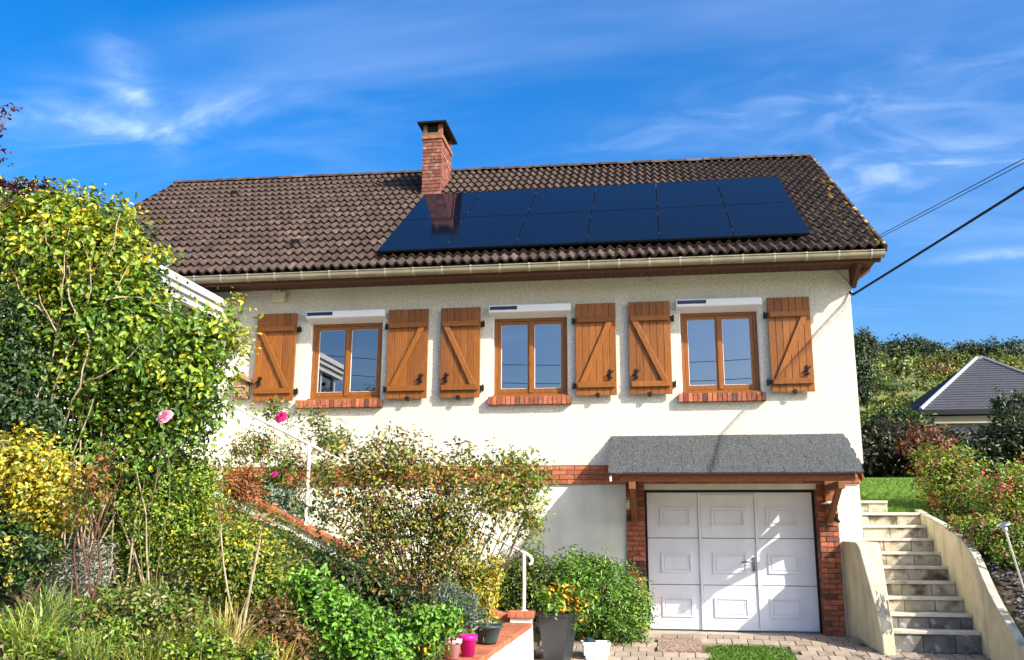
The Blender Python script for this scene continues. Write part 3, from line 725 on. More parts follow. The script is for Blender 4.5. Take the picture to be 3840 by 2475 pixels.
# verge edge and gable soffit on the right, bargeboards
for x, s_ in ((3.345, 1), (-10.63, -1)):
    e0, e1 = RP(1 if s_ > 0 else 0, 0), RP(1 if s_ > 0 else 0, 1)
    mb = MB(); p = [e0-RN*.13+RX*(-.02*s_), e0+RN*.02+RX*(-.02*s_), e1+RN*.02+RX*(-.02*s_), e1-RN*.13+RX*(-.02*s_)]
    mb.add([tuple(q) for q in p]+[tuple(q+RX*.022*s_) for q in p], [(0, 1, 2, 3), (7, 6, 5, 4), (0, 4, 5, 1), (1, 5, 6, 2), (2, 6, 7, 3), (3, 7, 4, 0)])
    mb.build('bargeboard', 'wood_dark', roof)
# verge tiles: stepped lips
vt = MB().box(-.012, .03, 0, TL*.98, -.05, .055).mesh('verge_tile', 'tile_lichen')
for r_ in range(NR):
    inst('verge_tile', vt, roof, Matrix.Translation(RP(1, r_/NR)+RN*.006) @ R4 @ Matrix.Rotation(-.05, 4, 'X'))
    if r_ > 10: inst('verge_tile', vt, roof, Matrix.Translation(RP(0, r_/NR)+RN*.006-RX*.02) @ R4 @ Matrix.Rotation(-.05, 4, 'X'))
# ridge tiles
rp = []
for i in range(9):
    a = math.pi*i/8; rp.append((.125*math.cos(a), .085*math.sin(a)))
mb = MB(); v = []; f = []
for k_, (x, s_) in enumerate(((-.03, 1.10), (.02, 1.08), (.05, .97), (.385, .93))):
    for (yy, zz) in rp: v.append((x, yy*s_, zz*s_))
for k_ in range(3):
    for i in range(8): f.append((k_*9+i, k_*9+i+1, (k_+1)*9+i+1, (k_+1)*9+i))
mb.add(v, f, True); mb.add(v[:9], [tuple(range(9))]); RM = mb.mesh('ridge_tile', 'tile')
nr = 39
for i in range(nr):
    p = RL_+(RR_-RL_)*((i+.02)/nr)
    if -4.75 < p.x < -4.0 and False: continue
    inst('ridge_tile', RM, roof, Matrix.Translation(p+Vector((0, 0, .015+rng.uniform(-.006, .006)))) @ Matrix.Rotation(rng.uniform(-.012, .012), 4, 'Y') @ Matrix.Diagonal((.96, 1, 1, 1)))
# roof vents
for (x, t) in ((-8.66, .79), (-5.97, .205)):
    p = RP((x+10.653)/14.018, t)
    mb = MB(); mb.add([(-.09, 0, .05), (.09, 0, .05), (.07, 0, .15), (-.07, 0, .15), (-.08, .24, .03), (.08, .24, .03)], [(0, 1, 2, 3), (3, 2, 5, 4), (0, 3, 4), (1, 5, 2)])
    mb.add([(-.06, -.004, .065), (.06, -.004, .065), (.05, -.004, .13), (-.05, -.004, .13)], [(0, 1, 2, 3)])
    o = mb.build('roof_vent', 'deck', roof); o.matrix_basis = Matrix.Translation(p) @ R4
# soffit, fascia, gutter
mb = MB(); x = -10.6
while x < 3.28:
    mb.box(x+.003, min(x+.112, 3.28), -.585, .0, 5.285, 5.30); x += .115
mb.build('soffit', 'wood_dark', house)
MB().box(-10.6, 3.30, -.61, -.588, 5.21, 5.40).build('fascia', 'wood_dark', house)
MB().prism([(-.587, 5.284), (-.587, 5.235), (-.05, 4.99), (-.0, 4.99), (-.0, 5.284)], 'x', 2.99, 3.05).build('eave_bracket', 'wood_dark', house)
b = MB(); p0, p1 = RP(1, .02), RP(1, .99)
b.add([tuple(p0-RN*.13+RX*-.02), tuple(p1-RN*.13+RX*-.02), tuple(p1-RN*.13-RX*.43), tuple(p0-RN*.13-RX*.43)], [(0, 1, 2, 3)]); b.build('gable_soffit', 'wood_dark', house)
MB().prism([(2.972, 5.284), (3.28, 5.284), (3.28, 5.25), (2.972, 5.02)], 'y', -.03, .02).build('eave_return', 'wood_dark', house)
gp = []
for i in range(11):
    a = math.pi+math.pi*i/10; gp.append((-.68+.068*math.cos(a), 5.313+.062*math.sin(a)))
gp = [(-.750, 5.345)]+gp+[(-.610, 5.36)]
mb = MB(); gx0, gx1 = -7.9, 3.33; n = len(gp)
mb.add([(x, q[0], q[1]) for x in (gx0, gx1) for q in gp], [(i, i+1, n+i+1, n+i) for i in range(n-1)], True)
mb.add([(gx1, q[0], q[1]) for q in gp], [tuple(range(n))]); 
mb.tube([(gx0, -.752, 5.345), (gx1, -.752, 5.345)], .011, 6)
gut = mb.build('gutter', 'zinc', house)
cm = MB(); gq = [((q[0]+.68)*1.05-.68, (q[1]-5.313)*1.05+5.313) for q in gp]
cm.add([(x, q[0], q[1]) for x in (-.014, .014) for q in gq], [(i, i+1, n+i+1, n+i) for i in range(n-1)], True); cm.tube([(-.014, -.756, 5.347), (.014, -.756, 5.347)], .014, 6)
cmm = cm.mesh('gutter_clip', 'zinc_clip'); x = 3.15
while x > -7.6:
    inst('gutter_clip', cmm, gut, Matrix.Translation((x, 0, 0))); x -= .448
# ---- chimney
CX0, CX1, CY0, CY1 = -4.455, -4.063, 2.985, 3.89
ch = MB().box(CX0+.012, CX1-.012, CY0+.012, CY1-.012, 7.83, 9.189).build('chimney', 'mortar_grey', house)
zc = 7.92; r_ = 0
while zc < 9.149:
    lay = [(CX0, CX0+.215), (CX0+.223, CX1)] if r_ % 2 else [(CX0, CX0+.165), (CX0+.173, CX1)]
    for a, c in lay: piece('brick', 'brick_chimney', ch, ((a+c)/2, CY0+.05, zc+.034), (c-a, .10, .064), jit=.003)
    q = CY0+.105 if r_ % 2 else CY0+.105-.08
    q = CY0+.104
    lens = [.215, .215, .215, .16] if r_ % 2 else [.10, .215, .215, .215, .06]
    for L in lens:
        e = min(q+L, CY1)
        if e-q > .03: inst('brick', BRICK['brick_chimney'], ch, Matrix.Translation((CX1-.05+rng.uniform(-.003, .003), (q+e)/2, zc+.034)) @ Matrix.Rotation(math.pi/2, 4, 'Z') @ Matrix.Diagonal((e-q-.006, .10, .064, 1)))
        q = e+.004
    zc += .0745; r_ += 1
MB().box(CX0-.025, CX1+.025, CY0-.025, CY1+.025, 9.184, 9.253).build('corbel', 'brick_red', ch, bevel=.006)
MB().box(CX0+.0, CX1-.0, CY0+.0, CY1, 9.253, 9.328).build('crown', 'crown_mortar', ch)
for x in (CX0+.04, CX1-.04):
    for y in (CY0+.05, CY1-.05): MB().box(x-.04, x+.04, y-.05, y+.05, 9.328, 9.501).build('cap_post', 'brick_chimney', ch)
MB().box(CX0+.05, CX1-.05, CY0+.06, CY1-.06, 9.328, 9.49).build('flue_shade', 'rubber_and_shade', ch)  # near-black block fills the open gap, painting in the shade under the cap
MB().box(CX0-.10, CX1+.10, CY0-.10, CY1+.13, 9.501, 9.541).build('cap_slab', 'black_iron', ch)
# ---- small fittings on the facade
MB().box(-6.12, -5.90, -.09, -.002, 5.06, 5.23).box(-6.03, -5.99, -.06, -.03, 5.23, 5.285).build('junction_box', 'cream_plastic', house, bevel=.01)
MB().tube([(-.03, -.02, 5.28), (-.03, -.05, 5.20), (-.0, -.06, 5.15), (.03, -.05, 5.19)], .014, 6).build('wire_hook', 'rail_white', house)
MB().tube([(2.78, -.02, 5.27), (2.84, -.02, 5.19), (2.93, -.02, 5.09), (2.98, -.01, 5.0), (2.99, -.01, 4.9)], .010, 6).build('wall_wire', 'cream_plastic', house)
MB().tube([(2.96, -.02, 4.93), (2.97, -.05, 4.90), (3.0, -.09, 4.88)], .018, 6).build('cable_anchor', 'black_iron', house)

# ---- solar panels: two rows of six
PB = Vector((-4.262, -.403, 5.76)); PU = Vector((0, 2.933, 2.066)); PLn = PU.length; PU.normalize(); PN = Vector((0, -PU.z, PU.y))
PW = 1.11; PH = PLn/2
fm = MB(); th_ = .035
fm.box(0, .012, 0, PH-.008, -th_, 0); fm.box(PW-.024, PW-.012, 0, PH-.008, -th_, 0); fm.box(.012, PW-.024, 0, .012, -th_, 0); fm.box(.012, PW-.024, PH-.020, PH-.008, -th_, 0)
fme = fm.mesh('panel_frame', 'solar_frame'); gme = MB().box(.012, PW-.024, .012, PH-.020, -.012, -.003).mesh('panel_glass', 'solar_glass')
rme = MB().box(-.01, PW-.008, .30, .34, -.12, -th_).box(-.01, PW-.008, PH-.36, PH-.32, -.12, -th_).mesh('mounting_rail', 'solar_frame')
cme = MB().box(-.012, .0, .30, .34, -.02, .004).box(-.012, .0, PH-.36, PH-.32, -.02, .004).mesh('clamp', 'steel')
PR = Matrix(((1, 0, 0), (0, PU.y, PN.y), (0, PU.z, PN.z))).to_4x4()
ordn = ['first', 'second', 'third', 'fourth', 'fifth', 'sixth']
for r_ in range(2):
    for c_ in range(6):
        base = PB+Vector((PW*c_, 0, 0))+PU*PH*r_
        wh = 'lower' if r_ == 0 else 'upper'
        if c_ == 0: lab = f'dark blue solar panel at the left end of the {wh} row' + (', chimney cap mirrored' if r_ == 0 else ', below the chimney')
        elif c_ == 5: lab = f'dark blue solar panel at the right end of the {wh} row on the tiled roof'
        else: lab = f'dark blue solar panel, {ordn[c_]} from the chimney end in the {wh} row'
        t = thing('solar_panel', lab, 'solar panel', base, 'solar panels on the tiled roof')
        m = Matrix.Translation(base) @ PR
        for nm, me in (('frame', fme), ('glass', gme), ('mounting_rail', rme), ('clamp', cme)): inst(nm, me, t, m)

# ------------------------------------------------------------------ veranda
ver = thing('veranda', 'white trimmed glazed veranda half hidden behind the tall leafy shrub', 'veranda', (-8.6, -3, 2.0))
VX, VY = -6.95, -5.2
mb = MB(); mb.box(-10.6, VX-.03, VY+.02, .0, 4.86, 4.98); mb.build('roof', 'slate', ver)
mb = MB()
for k_, (o_, z0, z1) in enumerate(((.20, 4.93, 5.03), (.15, 4.84, 4.915), (.09, 4.73, 4.825))):
    mb.box(VX-.02, VX+o_, VY-.2, -.0+(-.002), z0, z1); mb.box(-10.6, VX-.02, VY-.2-o_*.3, VY, z0, z1)
mb.build('cornice', 'white_paint', ver)
MB().box(VX-.12, VX, VY, -.0-.003, 1.2, 3.25).build('side_wall', 'render_white', ver)
for y in np.linspace(VY+.05, -.08, 7): MB().box(VX-.09, VX-.005, y-.045, y+.045, 3.25, 4.73).build('post', 'white_paint', ver)
for i in range(6):
    ya, yb = np.linspace(VY+.05, -.08, 7)[i:i+2]; MB().box(VX-.055, VX-.045, ya+.045, yb-.045, 3.30, 4.70).build('pane', 'window_glass', ver)
MB().box(-10.6, VX-.12, VY, VY+.1, 1.2, 4.73).build('front_wall', 'render_white', ver)
MB().box(-10.5, VX-.4, VY+.3, -.1, 2.4, 2.45).build('floor', 'interior', ver)
# ================================================================== GARDEN, LEFT
# ---- sloping low wall beside the garden steps, with brick capping
def wall_line(x): return 1.87+(x+5.65)*(-.4655) if x < -2.75 else .52+(x+2.75)*(-.27)
gw = thing('garden_wall', 'low white wall with sloping brick capping climbing behind the flower bed', 'wall', (-4, -1.75, 0))
mb = MB(); xs = list(np.linspace(-6.4, -1.87, 16))
v = []; 
for x in xs: v += [(x, -1.86, wall_line(x)-.75), (x, -1.86, wall_line(x)), (x, -1.64, wall_line(x)), (x, -1.64, wall_line(x)-.75)]
f = []
for i in range(len(xs)-1):
    for j in range(4): f.append((i*4+j, i*4+(j+1) % 4, (i+1)*4+(j+1) % 4, (i+1)*4+j)[::-1])
mb.add(v, f+[(0, 1, 2, 3), tuple(len(v)-4+j for j in (3, 2, 1, 0))]); mb.build('wall_body', 'render_white', gw)
x = -6.3
while x < -1.95:
    sl_ = math.atan(-.4655) if x < -2.75 else math.atan(-.27)
    m = Matrix.Translation((x+.105*math.cos(sl_), -1.75, wall_line(x+.105)+.035)) @ Matrix.Rotation(-sl_, 4, 'Y') @ Matrix.Diagonal((.222, .30, .07, 1))
    inst('brick', BRICK['brick_orange'], gw, m); x += .232*math.cos(sl_)
# ---- gate pillar and the wall along the drive
pl_ = thing('pillar', 'short white pillar with brick cap at the foot of the handrail', 'pillar', (-1.7, -1.9, -.3))
MB().box(-1.845, -1.575, -2.03, -1.77, -.45, .345).build('shaft', 'render_white', pl_, bevel=.008)
for i in range(3):
    for j in range(2): piece('brick', 'brick_orange', pl_, (-1.82+.11*i, -1.985+.165*j, .385), (.104, .16, .075), jit=.003)
dwl = thing('drive_wall', 'white retaining wall with terracotta capping beside the drive, pots standing on it', 'wall', (-1.7, -5, -.4))
MB().box(-1.85, -1.60, -9.5, -2.035, -.5, .235).build('wall_body', 'render_white', dwl)
capm = boxmesh('cap_tile', 'brick_orange', .06); y = -2.10
while y > -9.4:
    inst('cap_brick', capm, dwl, Matrix.Translation((-1.735+rng.uniform(-.004, .004), y, .262+rng.uniform(-.003, .003))) @ Matrix.Diagonal((.33, .112, .055, 1))); y -= .117
# ---- handrail
hr = thing('handrail', 'white painted metal handrail sloping down beside the garden steps', 'handrail', (-1.75, -1.9, .42))
RY = -1.86
A = at(530, 940, RY); B_ = at(1226, 1291, RY)
E_ = [B_, at(1237, 1298, RY), at(1242, 1306, RY), at(1240, 1314, RY), at(1235, 1317, RY)]
pts = [tuple(A+(B_-A)*t) for t in np.linspace(0, 1, 12)]+[tuple(q) for q in E_[1:]]
MB().tube(pts, .021, 10).build('rail', 'rail_white', hr)
for (px, py) in ((722, 1037), (1222, 1290)):
    p = at(px, py, RY); zb = (wall_line(p[0])+.06) if px < 1000 else .42
    MB().tube([(p[0], RY, zb), (p[0]+.005, RY, (zb+p[2])/2), (p[0], RY, p[2])], .024, 10).lathe([(.0, .0), (.05, 0), (.05, .01), (0, .012)], (p[0], RY, zb), 12).build('post', 'rail_white', hr)
p = at(524, 938, RY); MB().box(p[0]-.05, p[0]+.03, RY-.04, RY+.04, left_z(p[0], RY), p[2]+.03).build('end_post', 'rail_white', hr)
# ---- pots
def pot(name, label, c, prof, mat, soil_r, soil_z, group=None, extra=None, cat='flower pot'):
    t = thing(name, label, cat, c, group)
    MB().lathe(prof, c, 28).build('body', mat, t)
    MB().lathe([(0, soil_z), (soil_r, soil_z)], c, 20).build('soil', 'soil', t)
    return t
GC = (-1.70, -4.42, .29)
pot('flower_pot', 'dark green plastic bowl planter on the brick topped drive wall', GC, [(0, .004), (.085, .004), (.095, .03), (.135, .155), (.155, .16), (.155, .185), (.142, .185), (.132, .15), (.0, .15)], 'pot_green', .13, .152)
PC = (-1.70, -5.42, .29)
pot('flower_pot', 'bright magenta flower pot on the brick topped drive wall', PC, [(0, .004), (.055, .004), (.075, .14), (.084, .142), (.086, .185), (.078, .185), (.070, .14), (0, .14)], 'pot_magenta', .07, .142)
PC2 = (-1.80, -5.62, .29)
pot('flower_pot', 'pale pink flower pot beside the magenta one', PC2, [(0, .004), (.055, .004), (.075, .13), (.084, .132), (.086, .17), (.078, .17), (.070, .13), (0, .13)], 'pot_pink', .07, .132)
# tall square planter
def frustum(mb, c, a0, b0, a1, b1, z0, z1, rot=0):
    def P(a, b_, z): return (c[0]+a*math.cos(rot)-b_*math.sin(rot), c[1]+a*math.sin(rot)+b_*math.cos(rot), c[2]+z)
    v = [P(sx*a0, sy*b0, z0) for sx, sy in ((-1, -1), (1, -1), (1, 1), (-1, 1))]+[P(sx*a1, sy*b1, z1) for sx, sy in ((-1, -1), (1, -1), (1, 1), (-1, 1))]
    mb.add(v, [(0, 1, 5, 4), (1, 2, 6, 5), (2, 3, 7, 6), (3, 0, 4, 7), (3, 2, 1, 0)]); return mb
TC = (-1.265, -1.80, drive_z(-1.8)+.02); rz = math.radians(-18)
tp = thing('planter', 'tall tapered dark grey planter standing between the pillar and the shrub', 'planter', TC)
mb = MB(); frustum(mb, TC, .13, .13, .195, .195, 0, .565, rz); frustum(mb, TC, .205, .205, .21, .21, .555, .60, rz); frustum(mb, TC, .185, .185, .19, .19, .50, .601, rz); mb.build('body', 'pot_grey', tp, bevel=.012)
mb = MB(); frustum(mb, TC, .19, .19, .185, .185, .54, .56, rz); mb.add([mb.v[4], mb.v[5], mb.v[6], mb.v[7]], [(0, 1, 2, 3)]); mb.build('soil', 'soil', tp)
# white tub with a folded dark teal sheet in it
WC = (-.80, -1.62, drive_z(-1.62)+.02); rz = math.radians(8)
tb_ = thing('plastic_tub', 'small white plastic tub on the paving beside the grey planter', 'tub', WC)
mb = MB(); frustum(mb, WC, .135, .10, .17, .13, .0, .20, rz); frustum(mb, WC, .178, .138, .182, .142, .175, .212, rz); frustum(mb, WC, .16, .12, .165, .125, .05, .213, rz); mb.build('body', 'tub_white', tb_, bevel=.01)
mb = MB(); gv = []
for i in range(9):
    for j in range(7):
        u, w_ = i/8-.5, j/6-.5; gv.append((WC[0]+u*.30-.02, WC[1]+w_*.22+.04, WC[2]+.16+.10*math.exp(-((u+.22)**2*14+(w_-.2)**2*5))+.02*math.sin(u*19+w_*7)))
mb.add(gv, [(i*7+j, i*7+j+1, (i+1)*7+j+1, (i+1)*7+j)[::-1] for i in range(8) for j in range(6)], True)
tag(mb.build('folded_sheet', 'cloth_teal'), 'dark teal sheet bundled inside the white plastic tub', 'sheet')
# nest box on the facade
nb_ = thing('bird_house', 'little wooden bird house hanging on the white wall left of the first shutter', 'bird house', (-6.53, -.12, 3.45))
MB().prism([(-6.63, 3.47), (-6.43, 3.47), (-6.43, 3.74), (-6.53, 3.82), (-6.63, 3.74)], 'y', -.20, -.005).build('box', 'birdhouse_wood', nb_, bevel=.004)
MB().prism([(-6.68, 3.725), (-6.53, 3.85), (-6.53, 3.88), (-6.70, 3.735)], 'y', -.25, -.005).build('roof_board', 'birdhouse_wood', nb_)
MB().prism([(-6.38, 3.725), (-6.53, 3.85), (-6.53, 3.88), (-6.36, 3.735)], 'y', -.25, -.005).build('roof_board', 'birdhouse_wood', nb_)
mb = MB()
for i in range(4):
    for j in range(4): mb.tube([(-6.60+.045*i+.01*(j % 2), -.215, 3.51+.05*j), (-6.60+.045*i+.01*(j % 2), -.19, 3.51+.05*j)], .017, 7)
mb.build('nesting_tubes', 'bark_pale', nb_)['kind'] = 'stuff'

# ---- plants
YG = (.27, .36, .028); YE = (.55, .45, .03); MG = (.095, .20, .022); DG = (.02, .052, .012); BGc = (.16, .36, .035); BR = (.17, .10, .04); OR_ = (.42, .17, .03); GRY = (.22, .27, .19); RU = (.26, .10, .035); OL = (.20, .185, .04); PA = (.42, .36, .19)
def gb(px, py, Y):
    p = at(px, py, Y); return (p[0], Y, left_z(p[0], Y)+.0)
B1 = -6.3
plant('climbing_shrub', 'tall tangled yellow green shrub filling the left side before the veranda', 'shrub', gb(270, 1180, B1),
      [blob(90, 590, B1, 330, 260), blob(230, 630, B1, 240, 260), blob(0, 482, B1, 170, 80), blob(130, 485, B1, 150, 70), blob(240, 530, B1, 140, 90), blob(310, 640, B1, 80, 90), blob(180, 740, B1, 260, 200)],
      820, 17, .064, [(YG, 5.5), (YE, 2.8), (MG, 3.4), (DG, 2), ((.22, .30, .03), 3)], 11,
      layers=(([blob(290, 780, B1, 270, 270), blob(440, 830, B1, 170, 170), blob(385, 860, B1, 260, 190), blob(500, 770, B1, 70, 70)], 520, 17, .062, [((.18, .31, .03), 4), (YG, 3.2), (MG, 3.6), (DG, 2.4), (YE, .6)], 111),  # lower layers: greener, darker leaf colours that also paint in the shade there
              ([blob(350, 920, B1, 370, 230), blob(405, 950, B1, 210, 170), blob(130, 850, B1, 320, 340), blob(260, 1040, B1, 420, 160)], 900, 15, .056, [((.14, .24, .026), 4), (YG, 2.4), (MG, 4), (DG, 3.6), (YE, .8)], 112)),
      stem='bark_pale', nst=26, r0=.009, r1=.003, crad=.17, shell=.36, upb=.5, spread=.5)
plant('climbing_shrub', 'loose thorny shoots with sparse yellow leaves crowning the left shrub', 'shrub', gb(250, 1100, -6.1),
      [blob(170, 480, -6.1, 300, 70), blob(290, 510, -6.1, 60, 60), blob(385, 585, -6.1, 40, 30), blob(548, 705, -6.1, 50, 60), blob(555, 790, -6.1, 60, 90)], 120, 7, .045, [(YG, 3), (YE, 3), (BR, .8), (OL, 1)], 12, stem='bark_pale', nst=14, r0=.009, r1=.003, crad=.10, shell=.8)
plant('evergreen_shrub', 'dark glossy evergreen shrub at the left edge of the garden', 'shrub', gb(40, 1150, -6.8),
      [blob(20, 890, -6.8, 170, 230), blob(5, 760, -6.8, 110, 190), blob(90, 980, -6.8, 120, 110)], 420, 13, .048, [(DG, 5), ((.04, .085, .028), 3), ((.08, .15, .06), 1.5)], 13, stem='bark', nst=10, crad=.11)
pt = thing('purple_leaf_tree', 'dark purple leaves on thin branches reaching in at the left edge', 'tree', (-7.0, -6.85, 1.1))
rs = np.random.RandomState(5); P_ = []; tips = []
for (px, py, n_) in ((8, 262, 12), (28, 250, 10), (-5, 292, 10), (2, 368, 7), (-8, 350, 10), (5, 425, 30), (28, 432, 34), (55, 436, 30), (78, 434, 22), (98, 430, 18), (108, 424, 9), (40, 448, 20), (-20, 420, 30), (-25, 300, 30), (-40, 380, 40), (-60, 330, 50), (4, 378, 5), (15, 262, 5)):
    c0 = at(px, py, -6.85); tips.append(c0); P_ += [c0+rs.normal(size=3)*np.array([.035, .05, .022]) for _ in range(n_)]
P_ = np.array(P_); n_ = len(P_)
v, c = leaf_arrays(P_, rs.normal(size=(n_, 3))+np.array([0, -.3, .3]), rs.uniform(.035, .062, n_), np.clip(np.array([.045, .008, .022])*(1+rs.uniform(-.5, .9, (n_, 1))), .003, .5), .5, .15, rs)
leaf_object('crown', v, c, pt); tr_ = MB(); bp_ = Vector((-7.0, -6.85, 1.1)); top_ = Vector(at(-110, 520, -6.85))
tr_.tube([bp_, bp_*.5+top_*.5+Vector((.05, 0, 0)), top_], [.07, .055, .04], 8)
for q in tips: tr_.tube([top_, top_*.5+Vector(q)*.5+Vector((0, 0, -.08)), Vector(q)], [.015, .008, .003], 5)
tr_.build('trunk', 'bark', pt)
plant('golden_shrub', 'bright yellow variegated shrub at the left edge below the evergreen', 'shrub', gb(80, 1350, -7), [blob(70, 1110, -7, 200, 190), blob(110, 1190, -7, 150, 170), blob(20, 1080, -7, 130, 150)], 420, 16, .042, [((.50, .40, .03), 5), ((.55, .48, .12), 2), ((.24, .27, .03), 2), (MG, .6)], 14, stem='bark', nst=10, crad=.09)
plant('golden_shrub', 'dark green shrub with pale yellow leaf tips under the bright yellow one', 'shrub', gb(60, 1430, -7.1), [blob(50, 1285, -7.1, 190, 170), blob(10, 1240, -7.1, 90, 160)], 260, 14, .042, [(DG, 4), ((.045, .10, .018), 3), ((.42, .38, .06), 1.2)], 15, stem='bark', nst=6, crad=.09)
plant('silver_plant', 'silvery grey wispy plant in the bed beside the red stems', 'plant', gb(190, 1400, -6.9), [blob(200, 1330, -6.9, 130, 120), blob(130, 1350, -6.9, 90, 80)], 120, 12, .055, [((.42, .43, .38), 3), ((.30, .33, .27), 2)], 16, crad=.08, width=.14, stem='bark_pale', nst=8, r0=.006, r1=.002)
# rose with red stems
rt = thing('bare_rose', 'bare twisting red brown rose stems in the left bed', 'rose', gb(205, 1480, -7.2))
q = gb(205, 1480, -7.2); mb = MB()
for path in (((205, 1480), (215, 1400), (205, 1330), (222, 1250), (200, 1190), (205, 1130), (220, 1100)), ((205, 1470), (180, 1380), (172, 1290), (180, 1210), (168, 1120), (172, 1070)), ((215, 1400), (235, 1330), (228, 1260), (250, 1190), (280, 1120), (300, 1060)), ((222, 1250), (240, 1180), (238, 1110), (270, 1040)), ((205, 1330), (190, 1260), (215, 1150), (260, 1090))):
    mb.tube([tuple(at(px, py, -7.2+.05*math.sin(i))) for i, (px, py) in enumerate(path)], [.0095*(1-.11*i) for i in range(len(path))], 6)
mb.build('stems', 'twig_red', rt)
v, c, _ = cloud([blob(230, 1120, -7.2, 150, 130), blob(190, 1180, -7.2, 80, 130)], 55, 6, .045, [(OL, 2), (RU, 2), (YG, 1), (MG, 2)], 17, crad=.08); leaf_object('foliage', v, c, rt)
plant('feathery_shrub', 'fine leaved yellow green shrub in the middle of the left bed', 'shrub', gb(370, 1330, -6), [blob(370, 1180, -6, 260, 220), blob(440, 1130, -6, 150, 150), blob(330, 1260, -6, 230, 150), blob(290, 1150, -6, 120, 120)], 1300, 15, .034, [(MG, 3.5), ((.20, .30, .032), 4), (YG, 4), (DG, 1.4), (YE, .7)], 18, stem='stem_green', nst=14, crad=.11, r0=.008, r1=.003)
plant('olive_shrub', 'olive and gold leaved shrub behind the two pale stems', 'shrub', gb(590, 1430, -6), [blob(570, 1320, -6, 190, 170), blob(510, 1260, -6, 130, 130), blob(640, 1390, -6, 150, 110), blob(500, 1330, -6, 160, 120)], 1000, 14, .036, [(OL, 2.4), ((.24, .30, .04), 4), (YE, 1.7), (MG, 3.4), (DG, 1.2)], 19, stem='stem_green', nst=12, crad=.11, r0=.008, r1=.003)
def grass_clump(name, label, base, n, L, spread, cols_, seed, parent=None, wd=.012, cat='grass tuft'):
    rs_ = random.Random(seed); b_ = []; cc_ = []
    V_ = []; F_ = []; C_ = []
    for i in range(n):
        a = rs_.uniform(0, 2*math.pi); l = L*rs_.uniform(.6, 1.15); sp = spread*rs_.uniform(.3, 1.1); p0 = Vector(base)+Vector((rs_.uniform(-.1, .1), rs_.uniform(-.1, .1), 0)); d = Vector((math.cos(a), math.sin(a), 0)); sd_ = Vector((-d.y, d.x, 0)); col = rs_.choice(cols_); k_ = rs_.uniform(.7, 1.3)
        st = len(V_)
        for j in range(6):
            q = j/5; p = p0+d*sp*q**1.5+Vector((0, 0, l*(q-.42*q**3*sp/max(spread, .01)))); w_ = wd*(1-q*.85)
            V_ += [p-sd_*w_, p+sd_*w_]; C_ += [[x*k_ for x in col]]*2
        for j in range(5): F_.append((st+2*j, st+2*j+1, st+2*j+3, st+2*j+2))
    me = bpy.data.meshes.new('blades'); me.from_pydata([tuple(q) for q in V_], [], F_)
    at_ = me.color_attributes.new('Col', 'FLOAT_COLOR', 'POINT'); at_.data.foreach_set('color', np.concatenate([np.array(C_), np.ones((len(C_), 1))], 1).astype(np.float32).ravel()); me.materials.append(MATS['leaf'])
    if parent is None: parent = thing(name, label, cat, base)
    o = bpy.data.objects.new('blades', me); link(o, parent); return parent
grass_clump('ornamental_grass', 'arching straw yellow ornamental grass beside the pale stems', gb(535, 1440, -7.45), 170, .62, .5, [(.42, .36, .08), (.30, .30, .06), (.48, .40, .16)], 20)
grass_clump('ornamental_grass', 'low arching green grass tuft at the lower left', gb(100, 1450, -7.8), 110, .42, .42, [(.16, .24, .05), (.30, .34, .10), (.10, .16, .04)], 21)
grass_clump('ornamental_grass', 'dry straw coloured grass tuft below the feathery shrub', gb(395, 1450, -7.7), 130, .42, .35, [(.36, .30, .12), (.25, .20, .07), (.16, .18, .04)], 22)
st_ = thing('bare_sapling', 'two pale bare upright stems leaning apart in the left bed', 'sapling', gb(575, 1490, -7.3)); mb = MB()
mb.tube([tuple(at(px, py, -7.3)) for px, py in ((563, 1490), (575, 1420), (590, 1340), (603, 1280), (612, 1225))], [.012, .011, .010, .008, .005], 7); mb.build('stem', 'bark_pale', st_)
mb = MB(); mb.tube([tuple(at(px, py, -7.25)) for px, py in ((556, 1480), (535, 1400), (522, 1320), (515, 1240), (520, 1190))], [.008, .0075, .007, .006, .004], 7); mb.build('stem', 'bark_pale', st_)
v, c, _ = cloud([blob(615, 1210, -7.3, 60, 50), blob(518, 1190, -7.3, 50, 40)], 16, 6, .04, [(RU, 2), (OL, 2)], 171, crad=.07); leaf_object('foliage', v, c, st_)
plant('sedum', 'rust orange faded sedum heads beside the sloping brick capping', 'plant', gb(570, 1190, -2.5), [blob(575, 1110, -2.5, 90, 40), blob(545, 1140, -2.5, 90, 60), blob(600, 1140, -2.5, 60, 60), blob(490, 1095, -2.5, 60, 40)], 110, 15, .04, [((.42, .14, .04), 3), ((.33, .15, .06), 2), (RU, 2), (OL, 1)], 23, crad=.07, stem='twig_red', nst=16, r0=.006, r1=.004)
plant('blue_sedum', 'blue green succulent mat running along the top of the sloping wall', 'plant', gb(650, 1190, -1.55), [blob(650, 1165, -1.45, 110, 50), blob(620, 1140, -1.45, 60, 40), blob(700, 1195, -1.45, 60, 40)], 130, 12, .05, [((.20, .30, .22), 3), ((.14, .24, .15), 2), (MG, 1)], 24, crad=.08)
r2 = plant('rose_bush', 'sparse rose bush with one magenta bloom beside the upper handrail', 'rose', (at(650, 1180, -1.35)[0], -1.35, 1.3), [blob(600, 1040, -1.35, 120, 110), blob(680, 1080, -1.35, 170, 110), blob(640, 1120, -1.35, 170, 90), blob(770, 1030, -1.35, 110, 100), blob(640, 960, -1.35, 150, 60), blob(730, 980, -1.35, 130, 60), blob(760, 1110, -1.35, 130, 110), blob(560, 1060, -1.35, 100, 90)], 420, 9, .050, [(MG, 3), (OL, 3), (RU, 1.6), (DG, 1.5), (YG, 1.4), ((.16, .24, .035), 2)], 25, stem='twig_red', nst=26, r0=.007, r1=.003, crad=.10, shell=.9)
